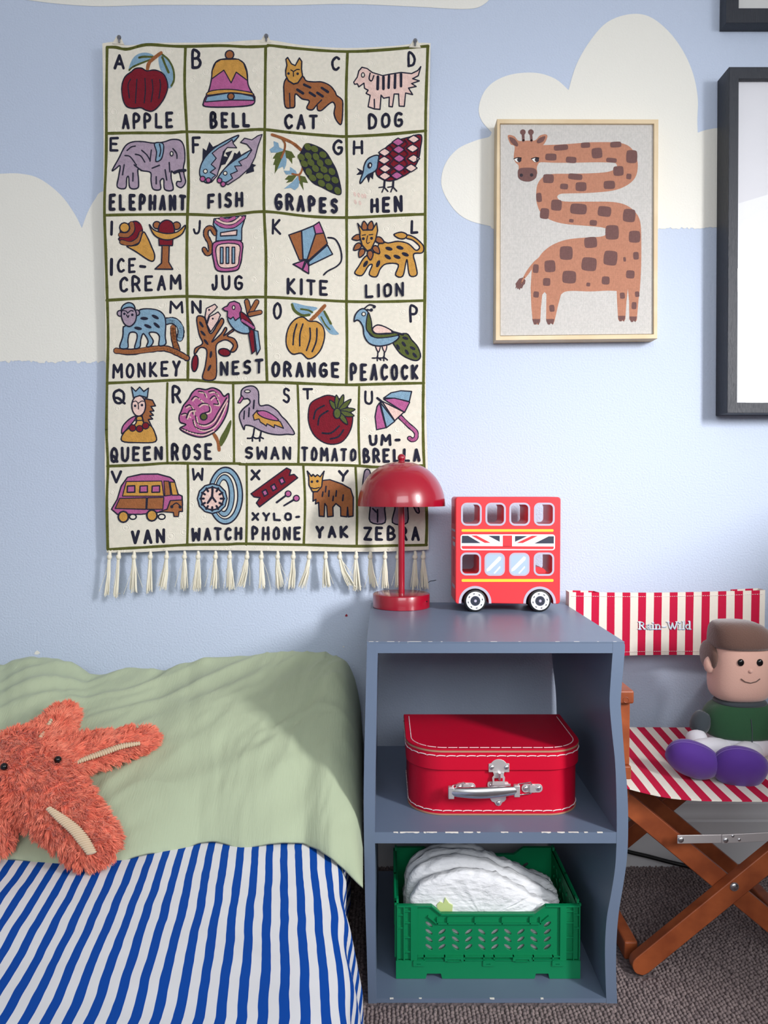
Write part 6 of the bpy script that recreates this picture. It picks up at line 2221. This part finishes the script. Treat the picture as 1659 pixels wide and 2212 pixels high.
# wrapped ends and back layer
back = [[Vector((p.x, max(p.y + .002, YR + .0095) if (k < 14 or k > NXB - 14) else p.y + .002, p.z)) for p in r] for k, r in enumerate(G2)]
nv = len(m.v)
m.add([p for r in back for p in r], [(i * (NZB + 1) + j, i * (NZB + 1) + j + 1, (i + 1) * (NZB + 1) + j + 1, (i + 1) * (NZB + 1) + j) for i in range(NXB) for j in range(NZB)])
uv = uv + uv
n1 = NZB + 1
rim = [(NXB, j) for j in range(NZB + 1)]
for k in range(NZB):
    for c in (0, NXB):
        a, b = c * n1 + k, c * n1 + k + 1
        m.f.append((a, a + nv, b + nv, b))
        m.m.append(0)
for i in range(NXB):
    for j in (0,) if False else ():
        pass
bo = m.build('backrest', M['chair_cloth'], ch, smooth=60, uvs=uv, fix=False)
hm = MB()
for zo in (.0075,):
    for row_, dz in ((NZB, -zo), (0, zo)):
        hm = MB()
        for i in range(1, NXB - 1):
            a, b_ = G2[i][row_], G2[i + 1][row_]
            q = [Vector((a.x + (b_.x - a.x) * t, back_y(a.x) - .0012, a.z + dz)) for t in (.1, .75)]
            hm.tube(q, .00045, 4)
        hm.build('hem_stitching', M['thread'], bo, smooth=0, fix=False)
lm = MB()
lmat = [mat('pale_blue_embroidery', (150, 184, 214), 0.8), mat('white_embroidery', (240, 240, 242), 0.8)]
d = Draw(lm, {'S': 0, 'W': 1}, YBK, lambda x, z: back_y(x) - .0016, step=.0002)
d.crop(1200, 1250, 459 / 1659)
LET = [([(668, 342), (668, 398)], 10), ([(668, 344), (688, 345), (698, 356), (690, 369), (668, 370)], 6), ([(682, 370), (706, 398)], 9), ([(657, 342), (676, 342)], 5), ([(657, 398), (680, 398)], 5), ([(700, 398), (714, 398)], 5),
       ([(728, 370), (738, 363), (748, 367), (750, 397), (757, 398)], 8), ([(750, 378), (731, 385), (728, 394), (738, 398), (750, 391)], 6),
       ([(773, 366), (773, 398)], 9), ([(764, 366), (773, 366)], 5), ([(764, 398), (783, 398)], 5), ([(772, 349), (774, 349)], 11),
       ([(798, 366), (798, 398)], 9), ([(789, 366), (798, 366)], 5), ([(790, 398), (808, 398)], 5), ([(798, 374), (810, 364), (824, 370), (825, 398)], 7), ([(816, 398), (835, 398)], 5),
       ([(848, 380), (872, 380)], 8),
       ([(893, 342), (911, 398), (926, 350)], 7), ([(926, 350), (942, 398), (962, 342)], 7), ([(883, 342), (903, 342)], 5), ([(952, 342), (972, 342)], 5),
       ([(985, 366), (985, 398)], 9), ([(976, 366), (985, 366)], 5), ([(976, 398), (995, 398)], 5), ([(984, 349), (986, 349)], 11),
       ([(1012, 338), (1012, 398)], 9), ([(1003, 338), (1012, 338)], 5), ([(1003, 398), (1022, 398)], 5),
       ([(1056, 369), (1042, 364), (1031, 380), (1042, 397), (1056, 392)], 7), ([(1060, 338), (1060, 398)], 9), ([(1051, 338), (1060, 338)], 5), ([(1060, 398), (1069, 398)], 5)]
for a, w_ in LET:
    d.L = 1
    d.s('S', [(x + 4, y + 4) for x, y in a], w_ + 3)
for a, w_ in LET:
    d.L = 3
    d.s('W', a, w_)
lm.build('lettering', lmat, bo, smooth=0, fix=False)

# ---------------------------------------------------------------- cloth doll sitting on the chair (plain, generic)
SK = mat('peach_plush', (216, 170, 154), 0.9, sheen=0.5, bump=('noise', 500, .3, .001))
HA = mat('brown_plush', (98, 70, 60), 0.95, sheen=0.5, bump=('noise', 420, .5, .0015))
DGN = mat('dark_green_felt', (32, 78, 46), 0.9, sheen=0.3, bump=('noise', 500, .3, .001))
CHA = mat('charcoal_felt', (58, 66, 72), 0.9, sheen=0.3)
WHT = mat('off_white_felt', (226, 224, 230), 0.9, sheen=0.3)
PUR = mat('purple_felt', (78, 34, 138), 0.8, sheen=0.3, bump=('noise', 60, .1, .003))
DY = 1.345
dc = at(1600, 1600, DY)
dl = thing('cloth_doll', 'soft cloth doll with brown hair and purple shoes sitting on the striped chair', 'doll', (dc.x, DY, .30))
k1 = DY / FPX
hc = at(1597, 1432, DY)
HX, HY, HZ = 66 * k1, .042, 80 * k1


def shape(prof, c, mat_, name, parent, e=.8, n=28):
    """stack of rounded sections: (height, half width, half depth, x shift)"""
    rows = []
    for h, a, b_, sx in prof:
        rows.append([Vector((c.x + sx + a * math.copysign(abs(math.cos(t)) ** e, math.cos(t)), c.y + b_ * math.copysign(abs(math.sin(t)) ** e, math.sin(t)), c.z + h)) for t in (2 * math.pi * k / n for k in range(n))])
    m = MB()
    m.grid([[rows[j][k] for j in range(len(rows))] for k in range(n)], closed_u=True)
    nr = len(rows)
    m.f.append(tuple(k * nr for k in range(n)))
    m.f.append(tuple(k * nr + nr - 1 for k in range(n))[::-1])
    m.m += [0, 0]
    return m.build(name, mat_, parent, smooth=180, subsurf=1)


head = shape([(-HZ, HX * .45, HY * .4, 0), (-HZ * .97, HX * .78, HY * .75, 0), (-HZ * .8, HX * .97, HY * .95, 0), (-HZ * .45, HX * 1.0, HY, 0), (0, HX * .95, HY, 0), (HZ * .4, HX * .92, HY * .97, 0), (HZ * .75, HX * .85, HY * .85, 0), (HZ * .95, HX * .6, HY * .6, 0), (HZ, HX * .25, HY * .3, 0)], hc, SK, 'head', dl)
hr = shape([(HZ * .42, HX * .96, HY * 1.02, 0), (HZ * .50, HX * 1.0, HY * 1.10, 0), (HZ * .75, HX * .99, HY * 1.08, 0), (HZ * .98, HX * .90, HY * .98, -.004), (HZ * 1.13, HX * .70, HY * .72, -.010), (HZ * 1.18, HX * .35, HY * .4, -.014)], hc, HA, 'hair', head)
for s in (-1, 1):
    m = MB().ball((hc.x + s * HX * .93, hc.y + .010, hc.z + HZ * .18), .010, HY * .78, HZ * .42, 18)
    m.build('side_hair', HA, head, smooth=180)
    m = MB().ball((hc.x + s * HX * 1.02, hc.y - .006, hc.z - HZ * .02), .0105, .008, .0150, 18)
    m.build('ear', SK, head, smooth=180)


def face_y(dx, dz):
    return hc.y - HY * (1 - .10 * abs(dx / HX) ** 4) + .0002


for s in (-1, 1):
    x = hc.x + s * 20 * k1
    z = hc.z + 12 * k1
    MB().ball((x, face_y(s * 20 * k1, 0) + .0012, z), .0056, .0034, .0062, 18).build('eye', M['black_gloss'], head, smooth=180)
m = MB()
m.tube([Vector((hc.x + a * k1, face_y(a * k1, 0) - .0004, hc.z + b_ * k1)) for a, b_ in ((-20, -22), (-12, -28), (0, -31), (12, -28), (20, -22))], .0009, 6)
m.build('mouth', HA, head)
m = MB().ball((hc.x, face_y(0, 0) + .0005, hc.z - 6 * k1), .0042, .0038, .0036, 14)
m.build('nose', SK, head, smooth=180)
tc = at(1597, 1565, DY)
TW = 80 * k1
torso = shape([(-.052, TW * .55, .030, 0), (-.046, TW * .80, .042, 0), (-.026, TW * .88, .046, 0), (0.000, TW * .92, .044, 0), (.018, TW * .95, .040, 0), (.034, TW * .82, .034, 0), (.042, TW * .5, .026, 0)], tc, WHT, 'torso', dl)
shape([(-.018, TW * .90, .0478, 0), (-.012, TW * .95, .0485, 0), (.004, TW * .965, .0475, 0), (.020, TW * .99, .043, 0), (.036, TW * .86, .037, 0), (.045, TW * .55, .030, 0)], tc, DGN, 'vest', torso)
m = MB()
yv = [Vector((tc.x, tc.y - .0480 + .0, tc.z - .016)), Vector((tc.x, tc.y - .0475, tc.z + .004)), Vector((tc.x, tc.y - .043, tc.z + .022))]
m.tube(yv, .0008, 6)
m.build('vest_seam', CHA, torso)
shape([(.036, TW * .66, .034, 0), (.042, TW * .70, .036, 0), (.048, TW * .66, .034, 0)], tc, CHA, 'collar', torso)
for s in (-1, 1):
    sh = Vector((tc.x + s * TW * .92, tc.y - .002, tc.z + .022))
    el = Vector((tc.x + s * TW * 1.28, tc.y - .012, tc.z - .008))
    wr_ = Vector((tc.x + s * TW * 1.30, tc.y - .030, tc.z - .030))
    ha = Vector((tc.x + s * TW * 1.33, tc.y - .042, tc.z - .046))
    MB().tube([sh, sh.lerp(el, .4), el.lerp(wr_, .15)], [.015, .019, .016], 16).build('sleeve', CHA, dl, smooth=180, subsurf=1)
    MB().tube([el, el.lerp(wr_, .3), wr_, wr_.lerp(ha, .1)], [.013, .0195, .018, .012], 16).build('cuff', WHT, dl, smooth=180, subsurf=1)
    m = MB().ball(ha + Vector((0, 0, .006)), .0165, .017, .017, 18)
    m.ball(ha + Vector((-s * .012, -.010, .004)), .006, .008, .006, 12)
    m.build('hand', DGN, dl, smooth=180)
fl_ = at(1497, 1640, 1.245)
frt = at(1597, 1657, 1.235)
for f, hipx in ((fl_, tc.x - .022), (frt, tc.x + .022)):
    hip = Vector((hipx, DY - .02, tc.z - .040))
    kn = f + Vector((.006, .030, .004))
    MB().tube([hip, hip.lerp(kn, .5) + Vector((0, 0, .006)), kn], [.020, .019, .017], 14).build('trouser_leg', WHT, dl, smooth=180, subsurf=1)
for f, rx, rz, tilt in ((fl_, .045, .030, -.40), (frt, .044, .037, -.25)):
    rot = Matrix.Rotation(-tilt, 3, 'Y') @ Matrix.Rotation(math.radians(25), 3, 'X')
    m = MB().ball(f, rx, .024, rz, 28, e=.88, M=rot)
    sh_ = m.build('shoe', PUR, dl, smooth=180)
    m = MB()
    ringp = []
    for k in range(41):
        t = 2 * math.pi * k / 40
        sp = lambda w: math.copysign(abs(w) ** .88, w)
        ringp.append(f + rot @ Vector((rx * sp(math.cos(t)) * 1.004, 0, rz * sp(math.sin(t)) * 1.004)))
    m.tube(ringp, .0007, 5)
    m.build('seam', mat('lilac_seam', (120, 92, 168), .8), sh_)

# ---------------------------------------------------------------- cable on the floor behind the chair
pts = [atz(1300, 1815, .06), at(1338, 1832, 1.530), at(1358, 1840, 1.530), at(1400, 1850, 1.528), at(1450, 1863, 1.525), at(1485, 1871, 1.520), atz(1520, 1880, .0042), atz(1560, 1880, .0042), atz(1640, 1876, .0042), atz(1720, 1872, .0042)]
pts[0] = Vector((at(1300, 1815, 1.53).x, 1.53, at(1300, 1815, 1.53).z))
cb = MB().tube([Vector(p) for p in catmull([tuple(p) for p in pts], False, 6)], .0040, 10)
tag(cb.build('power_cable', M['black'], smooth=60), 'black power cable drooping along white skirting behind the folding chair', 'cable')

# unseen chest of drawers added beyond the right edge to shade the chair
WD = mat('dark_stained_oak', (58, 48, 44), 0.5, var=((46, 38, 36), 14))
dr = thing('shade_chest', 'unseen dark brown chest of drawers added beyond the right edge to shade the chair', 'chest of drawers', (1.26, .82, 0))
MB().box(1.01, 1.50, .51, 1.12, .04, .82).build('carcass', WD, dr, smooth=0, bevel=.003)
MB().box(1.0, 1.51, .50, 1.13, .82, .84).build('top_panel', WD, dr, smooth=0, bevel=.003)
MB().box(1.03, 1.48, .53, 1.10, 0, .04).build('plinth', WD, dr, smooth=0)
for k in range(3):
    z = .07 + k * .25
    dw = MB().box(.996, 1.0098, .53, 1.10, z, z + .23).build('drawer', WD, dr, smooth=0, bevel=.002)
    MB().ball((.988, .82, z + .12), .012, .012, .012, 14).build('knob', M['steel'], dw)
